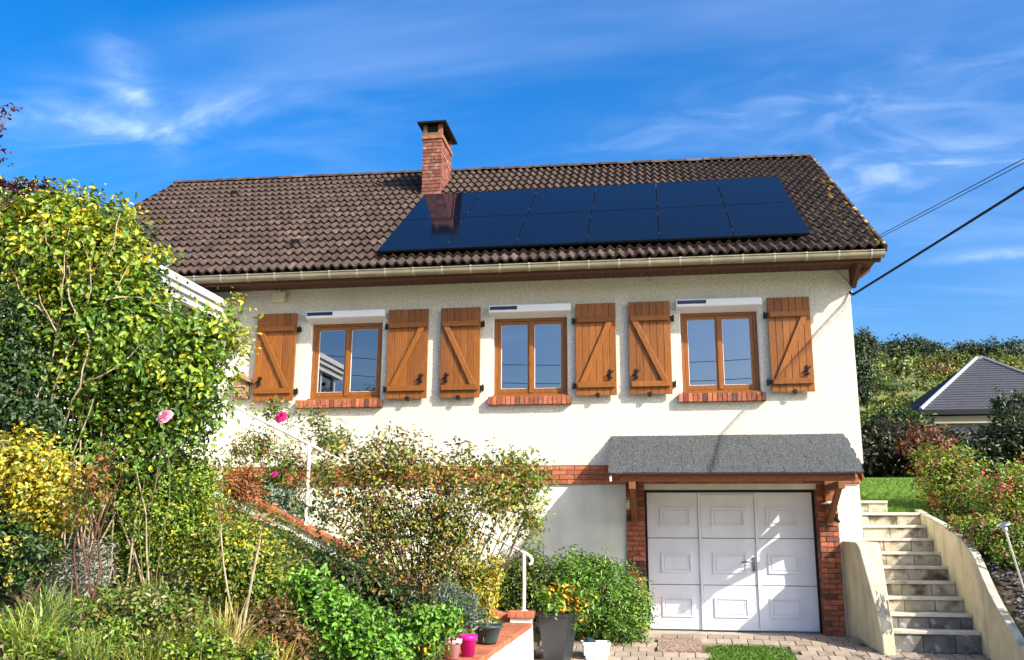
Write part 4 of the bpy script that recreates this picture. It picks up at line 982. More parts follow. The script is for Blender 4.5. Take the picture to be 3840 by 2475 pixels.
rose('bloom', at(655, 972, -1.6), .10, 'rose_magenta', r2, 1); rose('bloom', at(640, 1106, -1.6), .05, 'rose_magenta', r2, 2)
r3 = plant('rose_bush', 'rose shoot with a large pale pink bloom before the tall shrub', 'rose', gb(360, 1250, -7.2), [blob(385, 1030, -7.2, 50, 50), blob(350, 1100, -7.2, 60, 80)], 14, 6, .045, [(MG, 3), (DG, 1)], 26, stem='stem_green', nst=3, r0=.006, r1=.003, crad=.07)
rose('bloom', at(383, 970, -7.25), .072, 'rose_pink', r3, 3); mb = MB().tube([at(384, 980, -7.22), at(375, 1050, -7.2), at(360, 1150, -7.2)], [.004, .005, .006], 6); mb.build('stem', 'stem_green', r3)
R1 = -3.3
r4 = plant('rose_bush', 'large autumnal rose bush with brown and yellow leaves in front of the brick band', 'rose', gb(975, 1430, R1),
      [blob(840, 1110, R1, 190, 150), blob(940, 1090, R1, 170, 150), blob(1050, 1120, R1, 180, 170), blob(1150, 1160, R1, 170, 150), blob(880, 1210, R1, 230, 150), blob(1000, 1220, R1, 260, 170), blob(1075, 1270, R1, 150, 140), blob(760, 1180, R1, 110, 120), blob(850, 1290, R1, 200, 110), blob(1000, 1330, R1, 230, 110), blob(905, 1040, R1, 60, 60), blob(1100, 1085, R1, 80, 50), blob(800, 1050, R1, 90, 60)],
      820, 13, .052, [(OL, 3), ((.26, .25, .04), 4), ((.48, .36, .035), 1.8), (RU, 1.8), ((.12, .19, .03), 4), (DG, 2.4)], 27, stem='bark', nst=64, r0=.010, r1=.003, crad=.18, shell=.75, spread=.16)
r5 = plant('rose_bush', 'thin outer sprays of the rose against the shaded white wall', 'rose', gb(1080, 1420, -2.9), [blob(1200, 1150, -2.9, 150, 110), blob(1250, 1120, -2.9, 80, 80), blob(1235, 1210, -2.9, 90, 90), blob(1190, 1080, -2.9, 160, 50)], 190, 8, .055, [((.24, .27, .04), 4), (OL, 2), ((.45, .38, .05), 1), (MG, 2)], 28, stem='bark', nst=14, r0=.010, r1=.003, crad=.12, shell=.9)
plant('golden_shrub', 'yellow leaved bush at the right foot of the rose bush', 'shrub', gb(1110, 1430, -3.0), [blob(1110, 1365, -3.0, 90, 110), blob(1070, 1395, -3.0, 110, 80)], 220, 13, .045, [(YE, 3), ((.30, .28, .03), 3), (MG, 3), (DG, 2)], 29, stem='bark', nst=8, crad=.10)
plant('dark_shrub', 'dark leaved shrub under the sloping wall in the middle of the bed', 'shrub', gb(840, 1430, -4), [blob(820, 1370, -4, 190, 100), blob(740, 1340, -4, 130, 100), blob(900, 1410, -4, 180, 90)], 380, 14, .05, [(DG, 4), ((.05, .08, .02), 3), (OL, 1), (BR, 1)], 30, stem='bark', nst=8, crad=.13)
plant('bright_shrub', 'fresh bright green leafy shrub at the bottom of the bed', 'shrub', gb(790, 1540, -6.8), [blob(760, 1430, -6.8, 140, 130), blob(830, 1480, -6.8, 170, 110), blob(880, 1530, -6.8, 160, 80), blob(720, 1370, -6.8, 90, 60)], 480, 13, .05, [(BGc, 5), ((.10, .22, .025), 3), (DG, 1), ((.22, .36, .06), 1)], 31, crad=.09, stem='stem_green', nst=8, r0=.006, r1=.003)
plant('bright_shrub', 'small bright green shrub just left of the pale pink pot', 'shrub', gb(1000, 1540, -6.1), [blob(1000, 1460, -6.1, 110, 90), blob(950, 1500, -6.1, 110, 80), blob(1035, 1450, -6.1, 70, 60)], 210, 13, .048, [(BGc, 5), ((.10, .22, .025), 3), (DG, 1), (YE, .4)], 32, crad=.085, stem='stem_green', nst=6, r0=.006, r1=.003)
plant('dry_shrub', 'brown dried perennials standing beside the bright green shrub', 'plant', gb(640, 1520, -7), [blob(640, 1470, -7, 130, 130), blob(560, 1490, -7, 110, 90), blob(690, 1500, -7, 80, 100)], 260, 10, .04, [(BR, 4), ((.08, .05, .025), 3), (RU, 1.5), (OL, 1)], 33, stem='twig_red', nst=26, r0=.005, r1=.002, crad=.09)
plant('silver_plant', 'grey green lavender cushion beside the dark green bowl', 'plant', gb(1080, 1450, -4.9), [blob(1075, 1415, -4.9, 80, 80), blob(1040, 1390, -4.9, 60, 60), blob(1100, 1440, -4.9, 40, 50)], 150, 14, .045, [((.20, .26, .19), 4), ((.13, .19, .12), 3)], 34, crad=.07, width=.16)
plant('potted_plant', 'upright yellow leaved plant growing in the dark green bowl', 'plant', (GC[0], GC[1], GC[2]+.15), [blob(1140, 1380, -4.42, 40, 90), blob(1148, 1320, -4.42, 40, 70), blob(1160, 1350, -4.42, 30, 70), blob(1130, 1430, -4.42, 50, 30)], 70, 9, .04, [((.46, .38, .04), 4), ((.30, .30, .05), 2), (MG, 1)], 35, crad=.05, stem='bark_pale', nst=6, r0=.006, r1=.002)
plant('boxwood', 'dense dark green clipped box bush behind the lower handrail post', 'shrub', (-1.55, -.85, 0), [blob(1225, 1350, -.85, 150, 130), blob(1200, 1400, -.85, 140, 110), blob(1270, 1390, -.85, 100, 110)], 900, 18, .04, [((.08, .13, .02), 4), ((.17, .22, .025), 4), (DG, 2)], 36, crad=.08, stem='bark', nst=4)
plant('willow_shrub', 'rounded fresh green narrow leaved shrub to the left of the garage door', 'shrub', (-.75, -.75, drive_z(-.75)), [blob(1395, 1400, -.75, 240, 180), blob(1340, 1350, -.75, 140, 110), blob(1450, 1430, -.75, 150, 150), blob(1420, 1470, -.75, 160, 70), blob(1380, 1330, -.75, 120, 60)], 1300, 15, .055, [((.15, .31, .035), 5), ((.10, .21, .026), 4), (DG, 1.5), ((.26, .42, .07), 2.5), (RU, .2)], 37, crad=.10, width=.30, stem='stem_green', nst=16, r0=.008, r1=.003, shell=.55)
plant('potted_plant', 'orange and yellow leaved plant spilling from the tall grey planter', 'plant', (TC[0], TC[1], TC[2]+.55), [blob(1310, 1392, -1.8, 110, 50), blob(1270, 1392, -1.85, 40, 30), blob(1365, 1398, -1.85, 50, 40), blob(1350, 1425, -1.95, 50, 40), blob(1300, 1425, -2.0, 30, 30)], 42, 8, .075, [((.60, .32, .03), 2.5), ((.60, .46, .05), 3), (MG, 4), ((.16, .30, .04), 3)], 38, crad=.07, stem='stem_green', nst=8, r0=.005, r1=.002)
# ground cover over the bank
rs = np.random.RandomState(41); n_ = 42000
X_ = rs.uniform(-8.5, -1.95, n_); Y_ = rs.uniform(-9.2, -2.0, n_); keep = (X_-1.9*np.sin(Y_*2.1)*.1 > -9)
nz = np.sin(X_*2.3+1)*np.sin(Y_*1.9)+.6*np.sin(X_*5.1-Y_*3.3); keep &= nz > -.75
X_, Y_, nz = X_[keep], Y_[keep], nz[keep]; Z_ = np.array([left_z(a, c) for a, c in zip(X_, Y_)])+rs.uniform(.02, .17, len(X_))*(1+.5*nz)
pal = np.array([MG, (.15, .21, .03), YG, OL, DG, (.28, .24, .12)]); ci = rs.choice(6, len(X_), p=[.3, .25, .13, .12, .12, .08])
v, c = leaf_arrays(np.stack([X_, Y_, Z_], 1), rs.normal(size=(len(X_), 3))*.6+np.array([0, -.3, 1]), rs.uniform(.03, .06, len(X_)), pal[ci]*(1+rs.uniform(-.3, .3, (len(X_), 1))), .45, .15, rs)
gc = leaf_object('ground_cover', v, c, None, 'stuff'); tag(gc, 'low mixed leafy ground cover on the sloping bed', 'ground cover')
plant('low_shrub', 'low leafy yellow green perennials along the bottom left edge', 'plant', gb(300, 1560, -8), [blob(150, 1525, -8, 300, 60), blob(400, 1535, -8, 330, 50), blob(570, 1540, -8, 200, 40), blob(30, 1495, -8, 160, 70), blob(260, 1490, -8, 90, 60), blob(480, 1500, -8, 80, 50)], 420, 11, .036, [(MG, 4), ((.21, .28, .04), 4), (YG, 3), (OL, 2), (DG, 1.2)], 42, crad=.075)
plant('low_shrub', 'pale brown and olive seed heads between the red stems and the grass', 'plant', gb(340, 1490, -7.6), [blob(330, 1420, -7.6, 220, 110), blob(430, 1440, -7.6, 140, 80), blob(250, 1440, -7.6, 120, 80)], 300, 10, .036, [(OL, 3), ((.28, .26, .12), 2), ((.15, .21, .03), 3), (MG, 3)], 43, crad=.09, stem='bark_pale', nst=24, r0=.004, r1=.002)
grass_clump('ornamental_grass', 'bright yellow green grass fountain at the foot of the olive shrub', gb(460, 1440, -7.5), 190, .55, .40, [(.40, .42, .06), (.26, .32, .05), (.52, .46, .10)], 44, wd=.008)
grass_clump('ornamental_grass', 'fine green grass tuft to the right of the red rose stems', gb(290, 1430, -7.5), 170, .48, .33, [(.22, .32, .05), (.34, .38, .07), (.14, .22, .04)], 45, wd=.007)
grass_clump('ornamental_grass', 'golden dry grass leaning over the brown perennials', gb(640, 1470, -7.4), 130, .45, .36, [(.55, .40, .10), (.42, .30, .08), (.35, .33, .08)], 46, wd=.008)
bs = bpy.data.objects['climbing_shrub']; mb = MB(); rr = random.Random(19)
for path in (((95, 1010), (130, 900), (165, 820), (200, 740), (215, 640), (190, 560)), ((140, 1000), (185, 900), (210, 800), (250, 700), (300, 620)), ((60, 1000), (110, 880), (140, 760), (150, 640), (165, 520)), ((165, 820), (120, 760), (90, 680)), ((210, 800), (165, 700), (160, 620)), ((250, 700), (330, 690), (400, 730)), ((185, 900), (270, 860), (350, 780)), ((215, 640), (260, 580), (280, 500)), ((150, 640), (110, 560), (100, 480)), ((140, 760), (60, 700), (20, 620))):
    pts = []
    for (a, b_) in zip(path[:-1], path[1:]):
        for q in (0, .33, .66): pts.append((a[0]*(1-q)+b_[0]*q+rr.uniform(-5, 5), a[1]*(1-q)+b_[1]*q+rr.uniform(-5, 5)))
    pts.append(path[-1]); n_ = len(pts)
    mb.tube([tuple(at(px, py, -6.72+.09*math.sin(i*.9+path[0][0]))) for i, (px, py) in enumerate(pts)], [.009*(1-.7*i/n_) for i in range(n_)], 6)
mb.build('branches', 'bark_pale', bs)
for k_, (px, py, Y, n_, L_, sp_, cols_, lab) in enumerate((
    (60, 1500, -8.2, 160, .42, .34, [(.16, .26, .04), (.26, .34, .05), (.40, .40, .10)], 'bushy green grass tuft in the bottom left corner'),
    (210, 1510, -8.2, 170, .38, .30, [(.20, .30, .05), (.34, .36, .08), (.13, .22, .04)], 'soft green grass tuft below the red rose stems'),
    (350, 1510, -8.1, 170, .40, .32, [(.28, .34, .06), (.40, .38, .10), (.18, .27, .04)], 'loose yellow green grass tuft at the bottom of the bed'),
    (470, 1520, -8.1, 150, .34, .30, [(.22, .30, .05), (.44, .38, .12), (.16, .24, .04)], 'fine grass tuft just left of the pale stems'),
    (120, 1420, -7.4, 150, .45, .36, [(.18, .27, .05), (.36, .36, .14), (.12, .20, .04)], 'tall green grass tuft beside the silvery plant'),
    (330, 1380, -6.9, 180, .48, .34, [(.24, .34, .04), (.34, .38, .06), (.15, .25, .035)], 'feathery green grass clump rising in the middle of the bed'))):
    grass_clump('ornamental_grass', lab, gb(px, py, Y), n_, L_, sp_, cols_, 70+k_, wd=.0055)
# ================================================================== RIGHT SIDE: STEPS, WALLS, LAWN
stp = thing('outdoor_steps', 'worn concrete block steps climbing between two yellowish walls beside the house', 'steps', (3.5, -1.0, 0))
SX0, SX1 = 2.93, 4.02; RH, GO, SY = .192, .285, -1.0
for i in range(10):
    y0 = SY+GO*i; z0 = RH*i+(-.08 if i == 0 else 0); z1 = RH*(i+1)-.04
    x1 = SX1 if i < 9 else 3.62
    x0 = SX0 if y0 > -.3 else 2.93
    MB().box(x0, x1, y0+.06, y0+GO+.3, max(z0-.3, -.4), z1).build('step_core', 'concrete', stp)
    nb = 3; w_ = (x1-x0)/nb; offs = (.5 if i % 2 else .0)
    cuts = sorted({x0, x1} | {x0+.39*k_+.17*(i % 3) for k_ in range(0, 4) if x0+.05 < x0+.39*k_+.17*(i % 3) < x1-.05})
    for a, c in zip(cuts[:-1], cuts[1:]):
        mt = 'step_block_dark' if (i < 2 or (i < 4 and rng.random() < .12)) else 'step_block'
        m = Matrix.Translation(((a+c)/2, y0+.055+rng.uniform(-.004, .004), (z0+z1)/2)) @ Matrix.Diagonal((c-a-.008, .09, z1-z0-.006, 1))
        inst('block', BRICK[mt], stp, m)
    MB().box(x0, x1-.002, y0-.018, y0+GO+.03, z1, z1+.042).build('tread', 'tread', stp, bevel=.006)
MB().box(2.94, 3.18, SY+GO*10, SY+GO*10+1.2, 1.85, 2.02).build('landing', 'tread', stp)
# left cheek wall
ck = thing('cheek_wall', 'sloping cream side wall of the steps with grey worn end next to the garage', 'wall', (2.8, -.6, 0))
prof = [(.045, -.1), (.045, 1.30), (-.70, 1.288), (-.77, 1.272), (-.84, 1.20), (-.97, .84), (-1.10, .48), (-1.17, .26), (-1.20, .14), (-1.205, .04), (-1.205, -.25)]
def ckx(y): return 2.60+.03*smooth(-.3, -.75, y)*0+(.03 if y < -.6 else .05*min(1, max(0, -y))) + (.15*((-y-.75)/.45) if y < -.75 else 0)
mb = MB(); n = len(prof)
v = [(ckx(p[0]), p[0], p[1]) for p in prof]+[(2.925, p[0], p[1]) for p in prof]
mb.add(v, [tuple(range(n))[::-1], tuple(range(n, 2*n))]+[(i, i+1, n+i+1, n+i) for i in range(n-1)]); mb.build('wall_body', 'render_yellow', ck, bevel=.012)
def ctop(y):
    for (a, b_) in zip(prof[2:-2], prof[3:-1]):
        if b_[0] <= y <= a[0]: return b_[1]+(a[1]-b_[1])*(y-b_[0])/(a[0]-b_[0])
    return .14
mb = MB(); nx_ = 9; ys_ = np.linspace(-.95, -1.195, 14); vv = []; ff = []
for iy, y in enumerate(ys_):
    for ix in range(nx_):
        x0_ = ckx(y)+.014; u_ = ix/(nx_-1); jy = y+.012*math.sin(ix*2.1+iy*1.3); vv.append((x0_+(2.915-x0_)*u_, max(-1.198, jy)-.004, ctop(max(-1.198, jy))+.0025))
for iy in range(13):
    for ix in range(nx_-1):
        dens = (iy/12)*1.5+.25*math.sin(ix*1.9+iy)+.15*math.sin(iy*2.7-ix*1.3)
        if dens > .72: ff.append((iy*nx_+ix, (iy+1)*nx_+ix, (iy+1)*nx_+ix+1, iy*nx_+ix+1))
mb.add(vv, ff); mb.build('worn_patch', 'stained', ck)
# right retaining wall with curved top
rw = thing('retaining_wall', 'curving yellowish retaining wall on the right of the steps', 'wall', (4.1, -.6, 0))
tp_ = [(1.60, 1.775), (1.53, 1.765), (1.09, 1.68), (.65, 1.605), (.19, 1.52), (-.12, 1.45), (-.43, 1.37), (-.66, 1.29), (-.86, 1.20), (-1.0, 1.12), (-1.09, 1.04), (-1.18, .95), (-1.27, .86), (-1.44, .71), (-1.62, .57), (-1.9, .39), (-2.17, .22), (-2.7, .0), (-3.3, -.2)]
mb = MB(); v = []; n = len(tp_)
for y, z in tp_: v += [(4.02, y, -.5), (4.02, y, z), (4.115, y, z), (4.115, y, -.5)]
f = []
for i in range(n-1):
    for j in range(3): f.append((i*4+j, i*4+j+1, (i+1)*4+j+1, (i+1)*4+j))
f += [(0, 1, 2, 3)[::-1], tuple((n-1)*4+j for j in range(4))]
mb.add(v, f); mb.build('wall_body', 'render_yellow', rw, bevel=.012)
mb = MB(); v = []
for k_, (y, z) in enumerate(tp_): v += [(4.016, y, z+.002), (4.018, y, z+.012+.004*math.sin(k_*2.3)), (4.112, y, z+.014+.004*math.sin(k_*1.7)), (4.118, y, z+.002)]
f = []
for i in range(n-1):
    for j in range(4): f.append((i*4+j, i*4+(j+1) % 4, (i+1)*4+(j+1) % 4, (i+1)*4+j))
mb.add(v, f+[(0, 1, 2, 3), tuple(n*4-4+q for q in (0, 3, 2, 1))]); mb.build('coping', 'coping', rw)
# slate chippings behind the wall
mb = MB(); rr = random.Random(3)
for i in range(1500):
    y = rr.uniform(-3.4, -.6); x = rr.uniform(4.2, 5.6); z = right_z(x, y)+.0; s_ = rr.uniform(.015, .04); a = rr.uniform(0, 6.28)
    c_ = Vector((x, y, z+.02)); u = Vector((math.cos(a), math.sin(a), rr.uniform(-.4, .4)))*s_; w_ = Vector((-math.sin(a), math.cos(a), rr.uniform(-.4, .4)))*s_*.6
    up = Vector((rr.uniform(-.2, .2), -.5, 1))*.012
    mb.add([c_-u-w_, c_+u-w_*.8, c_+u*.9+w_, c_-u*.8+w_, c_-u-w_+up, c_+u-w_*.8+up, c_+u*.9+w_+up, c_-u*.8+w_+up], [(4, 5, 6, 7), (0, 1, 5, 4), (1, 2, 6, 5), (2, 3, 7, 6), (3, 0, 4, 7)])
tag(mb.build('slate_chippings', 'gravel_slate'), 'grey slate chippings spread behind the retaining wall', 'gravel', kind='stuff')
# lawn
lx = list(np.linspace(2.98, 9.5, 14)); ly = list(np.linspace(1.50, 13, 24)); n = len(lx)
def lawn_z(x, y): return right_z(x, max(y, 1.0))+.03+.12*smooth(1.6, 4.5, y)
mb = MB(); mb.add([(x, y, lawn_z(x, y)) for y in ly for x in lx], [(j*n+i, j*n+i+1, (j+1)*n+i+1, (j+1)*n+i) for j in range(len(ly)-1) for i in range(n-1)], True)
tag(mb.build('lawn', 'lawn'), kind='structure')
rs = np.random.RandomState(8); n_ = 26000; X_ = rs.uniform(3.0, 8, n_); Y_ = 1.6+rs.uniform(0, 1, n_)**1.5*9
keep = ~((X_ < 3.22) & (Y_ < 3.1)); X_, Y_ = X_[keep], Y_[keep]; Z_ = np.array([lawn_z(a, c) for a, c in zip(X_, Y_)])+.02; n_ = len(X_)
v, c = leaf_arrays(np.stack([X_, Y_, Z_], 1), rs.normal(size=(n_, 3))*np.array([1, 1, .2]), rs.uniform(.05, .08, n_), np.array([.11, .22, .02])*(1+rs.uniform(-.3, .4, (n_, 1))), .2, .05, rs)
tag(leaf_object('lawn_grass', v, c, None, 'stuff'), 'short bright green grass on the lawn above the steps', 'grass')
# tuft of grass growing in the drive
rs = np.random.RandomState(9); n_ = 5200; X_ = rs.uniform(.6, 1.72, n_); Y_ = rs.uniform(-2.1, -.86, n_)
Z_ = np.array([drive_z(a) for a in Y_]); e = np.clip(1-((X_-1.13)/.58)**4-((Y_+1.5)/.66)**4, 0, 1); k_ = e > .05; X_, Y_, Z_, e = X_[k_], Y_[k_], Z_[k_], e[k_]; n_ = len(X_)
v, c = leaf_arrays(np.stack([X_, Y_, Z_+.02+e*.015], 1), rs.normal(size=(n_, 3))*np.array([1, 1, .25]), rs.uniform(.04, .075, n_), np.array([.10, .20, .022])*(1+rs.uniform(-.4, .4, (n_, 1))), .22, .05, rs)
tag(leaf_object('grass_patch', v, c, None, 'stuff'), 'patch of short grass growing in the paving before the garage', 'grass')
# ---- garden lamp
gl = thing('garden_lamp', 'leaning metal garden lamp stake with a flat round head at the right edge', 'lamp', tuple(at(2392, 1385, -1.35)))
h0 = Vector(at(2342, 1226, -1.35)); h1 = Vector(at(2392, 1385, -1.35)); ax = (h0-h1).normalized()
MB().tube([h1-ax*.15, h1, h0-ax*.03], .014, 8).build('stake', 'steel', gl)
mb = MB(); mb.lathe([(0, .045), (.02, .044), (.085, .012), (.09, .0), (.085, -.004), (0, -.004)], (0, 0, 0), 20); o = mb.build('head', 'steel', gl); o.matrix_basis = Matrix.Translation(h0) @ ax.to_track_quat('Z', 'Y').to_matrix().to_4x4()
mb = MB(); mb.lathe([(0, -.005), (.035, -.005), (.03, -.07), (0, -.075)], (0, 0, 0), 14); o = mb.build('lens', 'lamp_glass', gl); o.matrix_basis = Matrix.Translation(h0) @ ax.to_track_quat('Z', 'Y').to_matrix().to_4x4()
# ---- right-hand plants
def rb(px, py, Y):
    p = at(px, py, Y); return (p[0], Y, right_z(p[0], Y)-.02)
CR = (.55, .06, .08); PKc = (.72, .18, .24)
plant('photinia', 'green and red tipped shrub leaning over the top of the retaining wall', 'shrub', rb(2230, 1230, 1.7), [blob(2200, 1120, 1.7, 120, 140), blob(2260, 1190, 1.5, 150, 110), blob(2240, 1090, 1.8, 110, 90), blob(2165, 1080, 1.9, 60, 70), blob(2240, 1225, 1.2, 130, 60)], 620, 12, .055, [((.20, .27, .045), 4), (YG, 3), (MG, 3), ((.34, .09, .05), 2.2), (DG, 1)], 51, stem='bark', nst=22, r0=.010, r1=.003, crad=.12)
plant('flowering_shrub', 'shrub full of small pink red flowers at the right edge', 'shrub', rb(2350, 1300, .7), [blob(2340, 1170, .7, 130, 150), blob(2390, 1130, .7, 130, 140), blob(2320, 1250, .5, 120, 110), blob(2390, 1240, .5, 130, 160), blob(2350, 1310, .1, 130, 60), blob(2290, 1285, .3, 70, 50)], 680, 12, .05, [((.20, .29, .045), 5), (YG, 2), (MG, 3), (CR, 1.2), (PKc, 1.0), (OR_, .4)], 52, stem='bark', nst=20, r0=.010, r1=.003, crad=.11)
plant('hedge', 'dark dense hedge standing behind the little lawn', 'hedge', rb(2080, 1130, 9.5), [blob(2060, 1060, 9.5, 190, 160, 1.0), blob(2140, 1070, 9.5, 150, 130, 1.0), blob(2010, 1090, 9.5, 120, 110, 1.0), blob(2200, 1080, 9.5, 120, 120, 1.0)], 700, 14, .12, [((.010, .018, .006), 5), ((.03, .034, .011), 3), ((.10, .09, .022), .8), ((.07, .03, .014), 1)], 53, crad=.24, stem='bark', nst=6, shell=.5)
plant('hedge', 'tall dark green hedge below the slate roofed house', 'hedge', rb(2300, 1130, 8.5), [blob(2280, 1075, 8.5, 180, 130, 1.0), blob(2370, 1045, 8.5, 160, 150, 1.0), blob(2400, 1090, 8.5, 140, 140, 1.0), blob(2230, 1090, 8.5, 120, 110, 1.0)], 760, 14, .11, [((.013, .026, .008), 5), ((.038, .05, .014), 3), ((.09, .08, .024), .8), (DG, 1.5)], 54, crad=.22, stem='bark', nst=6, shell=.5)
plant('small_tree', 'bushy green tree between the hedge and the slate roofed house', 'tree', rb(2100, 1030, 13), [blob(2095, 1000, 13, 100, 70, .8), blob(2060, 1015, 13, 70, 50, .8), blob(2125, 1015, 13, 60, 50, .8)], 330, 13, .14, [((.045, .09, .018), 5), ((.10, .15, .03), 2), (DG, 3)], 55, crad=.28, stem='bark', nst=4, r0=.05, r1=.02, fol='crown')
plant('copper_shrub', 'reddish brown leaved shrub beside the dark hedge', 'shrub', rb(2150, 1080, 8), [blob(2150, 1035, 8, 120, 60, .6), blob(2190, 1050, 8, 80, 60, .6)], 150, 12, .09, [((.16, .05, .03), 3), ((.09, .05, .025), 2), (OL, 1)], 56, crad=.2, stem='bark', nst=5)
plant('small_tree', 'slim dark sprigs rising in front of the slate roof at the right', 'tree', rb(2350, 1050, 11), [blob(2335, 940, 11, 30, 70, .2), blob(2370, 945, 11, 40, 50, .2), blob(2390, 930, 11, 30, 50, .2), blob(2350, 975, 11, 90, 30, .4)], 90, 10, .10, [((.025, .045, .015), 4), ((.06, .08, .025), 2)], 57, crad=.14, stem='bark', nst=8, r0=.03, r1=.008, fol='crown', shell=.9)
# ---- neighbour's house
NY = 20.0
c0 = at(2148, 958, NY); zE = c0[2]; xE = c0[0]; ap = at(2278, 838, NY+4.6)
nh = thing('neighbour_house', 'low neighbouring house with hipped grey slate roof behind the hedges', 'house', (xE+6, NY+5, 2.9))
zA = ap[2]; xA = ap[0]; xR = at(2600, 950, NY)[0]
def pl4(a, b_, c_, d): return [a, b_, c_, d]
mb = MB()
FL, FR, BL, BR_ = Vector((xE, NY, zE)), Vector((xR, NY, zE)), Vector((xE-.1, NY+9.2, zE)), Vector((xR, NY+9.2, zE)); A1, A2 = Vector((xA, NY+4.6, zA)), Vector((xA+.25, NY+4.6, zA))
# slate courses: stepped strips on the visible front slope
nco = 22
def strip(P0, P1, Q0, Q1, n_, mb_):
    nn = (P1-P0).cross(Q0-P0).normalized()
    if nn.z < 0: nn = -nn
    for i in range(n_):
        a, c_ = i/n_, (i+1)/n_
        p0, p1, q0, q1 = P0.lerp(Q0, a), P1.lerp(Q1, a), P0.lerp(Q0, c_), P1.lerp(Q1, c_)
        mb_.add([p0+nn*.035, p1+nn*.035, q1+nn*.01, q0+nn*.01, p0, p1], [(0, 1, 2, 3), (4, 5, 1, 0)])
strip(FL, FR, A1, A2, nco, mb); strip(BL, FL, A1, A1, nco, mb); strip(FR, BR_, A2, A2, 4, mb); strip(BR_, BL, A2, A1, 4, mb)
mb.build('roof', 'slate', nh)
MB().tube([FR+Vector((0, 0, .03)), A2+Vector((0, 0, .03))], .08, 6).build('hip_flashing', 'far_grey', nh)
MB().tube([FL+Vector((0, 0, .05)), A1+Vector((0, 0, .05))], .07, 6).build('hip_flashing', 'slate_edge', nh)
MB().tube([A1+Vector((0, 0, .03)), A2+Vector((0, 0, .03))], .08, 6).build('ridge', 'far_grey', nh)
MB().box(xE-.15, xR, NY-.18, NY-.04, zE-.16, zE-.02).build('gutter', 'black_iron', nh); MB().box(xE-.25, xE-.12, NY-.18, NY+9, zE-.16, zE-.02).build('gutter', 'black_iron', nh)
MB().box(xE+.05, xR, NY+.3, NY+.5, zE-.42, zE-.17).build('eave_board', 'far_wall', nh)
MB().box(xE+.5, xR-.5, NY+.6, NY+8.6, 2.2, zE-.2).build('wall', 'far_wall', nh)
MB().box(xE+1.0, xE+4.6, NY+.53, NY+.61, zE-1.25, zE-.48).build('window', 'far_grey', nh)
MB().tube([(xE+.35, NY-.1, zE-.15), (xE+.45, NY+.3, zE-.5), (xE+.48, NY+.5, zE-.6), (xE+.48, NY+.5, 2.8)], .05, 8).build('downpipe', 'black_iron', nh)
# second slate roof further right
b2_ = at(2389, 860, NY+9)
mb = MB(); p = [Vector((xA+2.5, NY+9.5, zA-1.3)), Vector((xA+9, NY+9.5, zA-1.3)), Vector((xA+9, NY+13, zA+.25)), Vector((xA+5.0, NY+13, zA+.25))]
strip(p[0], p[1], p[3], p[2], 8, mb); e_ = thing('neighbour_house', 'grey slate roof showing over the ridge of the nearer slate roof at the right edge', 'house', (xA+6, NY+11, 3)); mb.build('roof', 'slate', e_); MB().box(xA+3, xA+8.6, NY+9.9, NY+13, 2.5, zA-1.3).build('wall', 'far_wall', e_)
# ---- wooded hillside
HT = [((.045, .08, .018), 3), ((.11, .16, .032), 4), ((.19, .23, .04), 3), ((.28, .27, .05), 1.2), ((.22, .12, .035), .5)]
DT = [((.030, .055, .026), 5), ((.06, .095, .04), 3), ((.11, .145, .055), 1.6)]
def htree(label, px, py, Y, w_, h_, pal_, seed, cat='tree', name='hill_tree', n_=300, leaf=.28):
    bl = [blob(px, py, Y, w_*.8, h_), blob(px-w_*.28, py+h_*.15, Y, w_*.55, h_*.7), blob(px+w_*.3, py+h_*.12, Y, w_*.5, h_*.7), blob(px, py+h_*.45, Y, w_*.9, h_*.6)]
    p = at(px, py, Y); t = thing(name, label, cat, (p[0], Y, right_z(p[0], Y)), 'trees on the hill')
    v, c, cc = cloud(bl, n_, 14, leaf, pal_, seed, crad=leaf*2.0, shell=.45); leaf_object('crown', v, c, t)
    zg = right_z(p[0], Y); MB().tube([(p[0], Y, zg-.2), (p[0], Y, max(p[2], zg+.5))], [.22, .12], 7).build('trunk', 'bark', t)
htree('tall dark tree rising just right of the house corner', 1998, 850, 48, 60, 150, DT, 61, leaf=.2, n_=380)
htree('dark feathery tree top beside the house at the left end of the skyline', 2018, 800, 62, 40, 55, DT, 62, leaf=.2)
htree('broad dark tree at the left of the skyline', 2085, 818, 96, 80, 50, DT, 63)
htree('rounded dark tree in the middle of the left skyline group', 2140, 815, 96, 80, 50, DT, 64)
htree('dark tree at the right end of the left skyline group', 2185, 830, 94, 80, 50, DT, 65)
htree('dark tree right of the dip in the skyline', 2262, 822, 97, 80, 46, DT, 66)
htree('dark grey green tree above the slate hip', 2315, 822, 97, 90, 55, DT, 67)
htree('tall grey green tree at the right edge of the skyline', 2370, 826, 95, 90, 66, [((.10, .13, .075), 4), ((.05, .075, .04), 3)], 68)
htree('olive green tree on the slope under the skyline dip', 2222, 850, 85, 90, 50, HT, 69)
htree('rust tinted tree on the slope left of the slate roof', 2190, 875, 78, 70, 36, [((.26, .15, .04), 3), ((.17, .15, .04), 3)], 70)
htree('green tree just behind the ridge of the slate roof', 2330, 865, 80, 120, 60, HT, 71)
bl = []
rr = random.Random(77)
for i in range(240):
    px = rr.uniform(1985, 2395); py = rr.uniform(845, 1020); Y = 92-(py-845)/175*60+rr.uniform(-3, 3)
    if 2040 < px < 2110 and 925 < py < 965 and rr.random() < .75: continue
    if 2080 < px < 2170 and 885 < py < 905: continue
    bl.append(blob(px, py, Y, rr.uniform(35, 60), rr.uniform(24, 42)))
wide = []
for i in range(220):
    Y = rr.uniform(38, 98); x = rr.uniform(-25, 80); k_ = (x+.0)/(Y+14)
    if .27 < k_ < .47: continue
    s_ = rr.uniform(1.2, 2.6); wide.append((x, Y, right_z(x, Y)+s_*.5, s_*1.3, s_*1.2, s_))
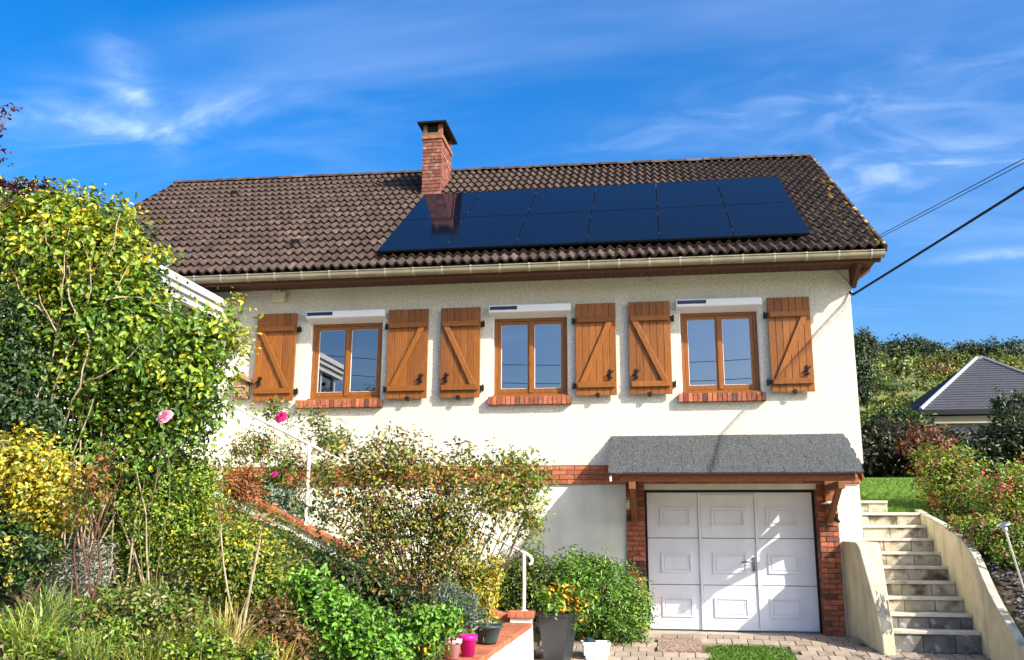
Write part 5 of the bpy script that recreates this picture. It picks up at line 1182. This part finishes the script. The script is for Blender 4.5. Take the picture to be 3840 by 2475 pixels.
vw, cw, _ = cloud([q+(1,) for q in wide], 3600, 9, .5, HT, 79, crad=.75, shell=.6)
v1, c1, _ = cloud([q+(1,) for q in bl if q[1] < 62], 4200, 15, .20, HT, 78, crad=.36, shell=.5)
v2, c2, _ = cloud([q+(1,) for q in bl if q[1] >= 62], 4600, 12, .27, HT, 80, crad=.5, shell=.5)
v = np.concatenate([v1, v2]); c = np.concatenate([c1, c2]); tag(leaf_object('hillside_woodland', np.concatenate([v, vw]), np.concatenate([c, cw]), None, 'stuff'), 'mixed green and autumn bushes covering the hillside', 'woodland')
# ---- cables
def cable(name, label, a, c_, sag, r, group=None, n_=24):
    a, c_ = Vector(a), Vector(c_); pts = [a.lerp(c_, i/n_)-Vector((0, 0, sag*4*(i/n_)*(1-i/n_))) for i in range(n_+1)]
    return tag(MB().tube(pts, r, 6).build(name, 'cable_black'), label, 'cable', group)
POLE = Vector((12.95, -21.5, 8.85))
cable('power_cable', 'thick black service cable running from the house corner up to the right', (2.985, -.08, 4.87), (12.95, -21.5, 8.95), .18, .017)
W1a, W1b = Vector(at(2046, 548, 2.2)), Vector(at(2389, 362, -2.0)); d_ = W1b-W1a; W1a = W1a-d_*((W1a.x-2.975)/d_.x)
cable('power_cable', 'upper of two thin wires leaving the roof edge to the right', tuple(W1a), tuple(W1b+d_*4.2), .05, .006)
W2a, W2b = Vector(at(2046, 554, 2.2)), Vector(at(2389, 372, -2.0)); d2 = W2b-W2a; W2a = W2a-d2*((W2a.x-2.975)/d2.x)
cable('power_cable', 'lower of two thin wires leaving the roof edge to the right', tuple(W2a), tuple(W2b+d2*4.2), .05, .006)
for i, (z, lab) in enumerate(((8.75, 'upper street cable mirrored in the middle window'), (8.0, 'lower street cable mirrored in the middle window'))):
    cable('street_cable', lab, (12.95, -21.5, z), (-16, -22.5, z+.3), .9, .013)
plant('low_shrub', 'low green ground shrubs between the slate chippings and the flowering shrub', 'shrub', rb(2340, 1290, -.85), [blob(2290, 1240, -.7, 80, 50), blob(2330, 1262, -.85, 100, 60), blob(2385, 1262, -.85, 90, 70), blob(2250, 1222, -.3, 60, 36), blob(2360, 1295, -1.1, 90, 36)], 420, 12, .045, [((.16, .26, .035), 4), (MG, 3), (DG, 2), (YG, 1.5), (CR, .7), (PKc, .4)], 58, crad=.09, stem='bark', nst=8, r0=.006, r1=.003)
plant('laurel_shrub', 'broad low laurel beyond the right edge, its shadow lying on the paving', 'shrub', (5.7, -3.5, -.1), [(5.7, -3.5, .7, .85, .8, .85), (5.4, -3.3, 1.3, .7, .6, .5), (6.1, -3.9, 1.2, .7, .7, .5)], 520, 16, .11, [((.07, .15, .02), 4), (DG, 3), ((.12, .22, .03), 2)], 59, crad=.2, stem='bark', nst=8, r0=.03, r1=.01)
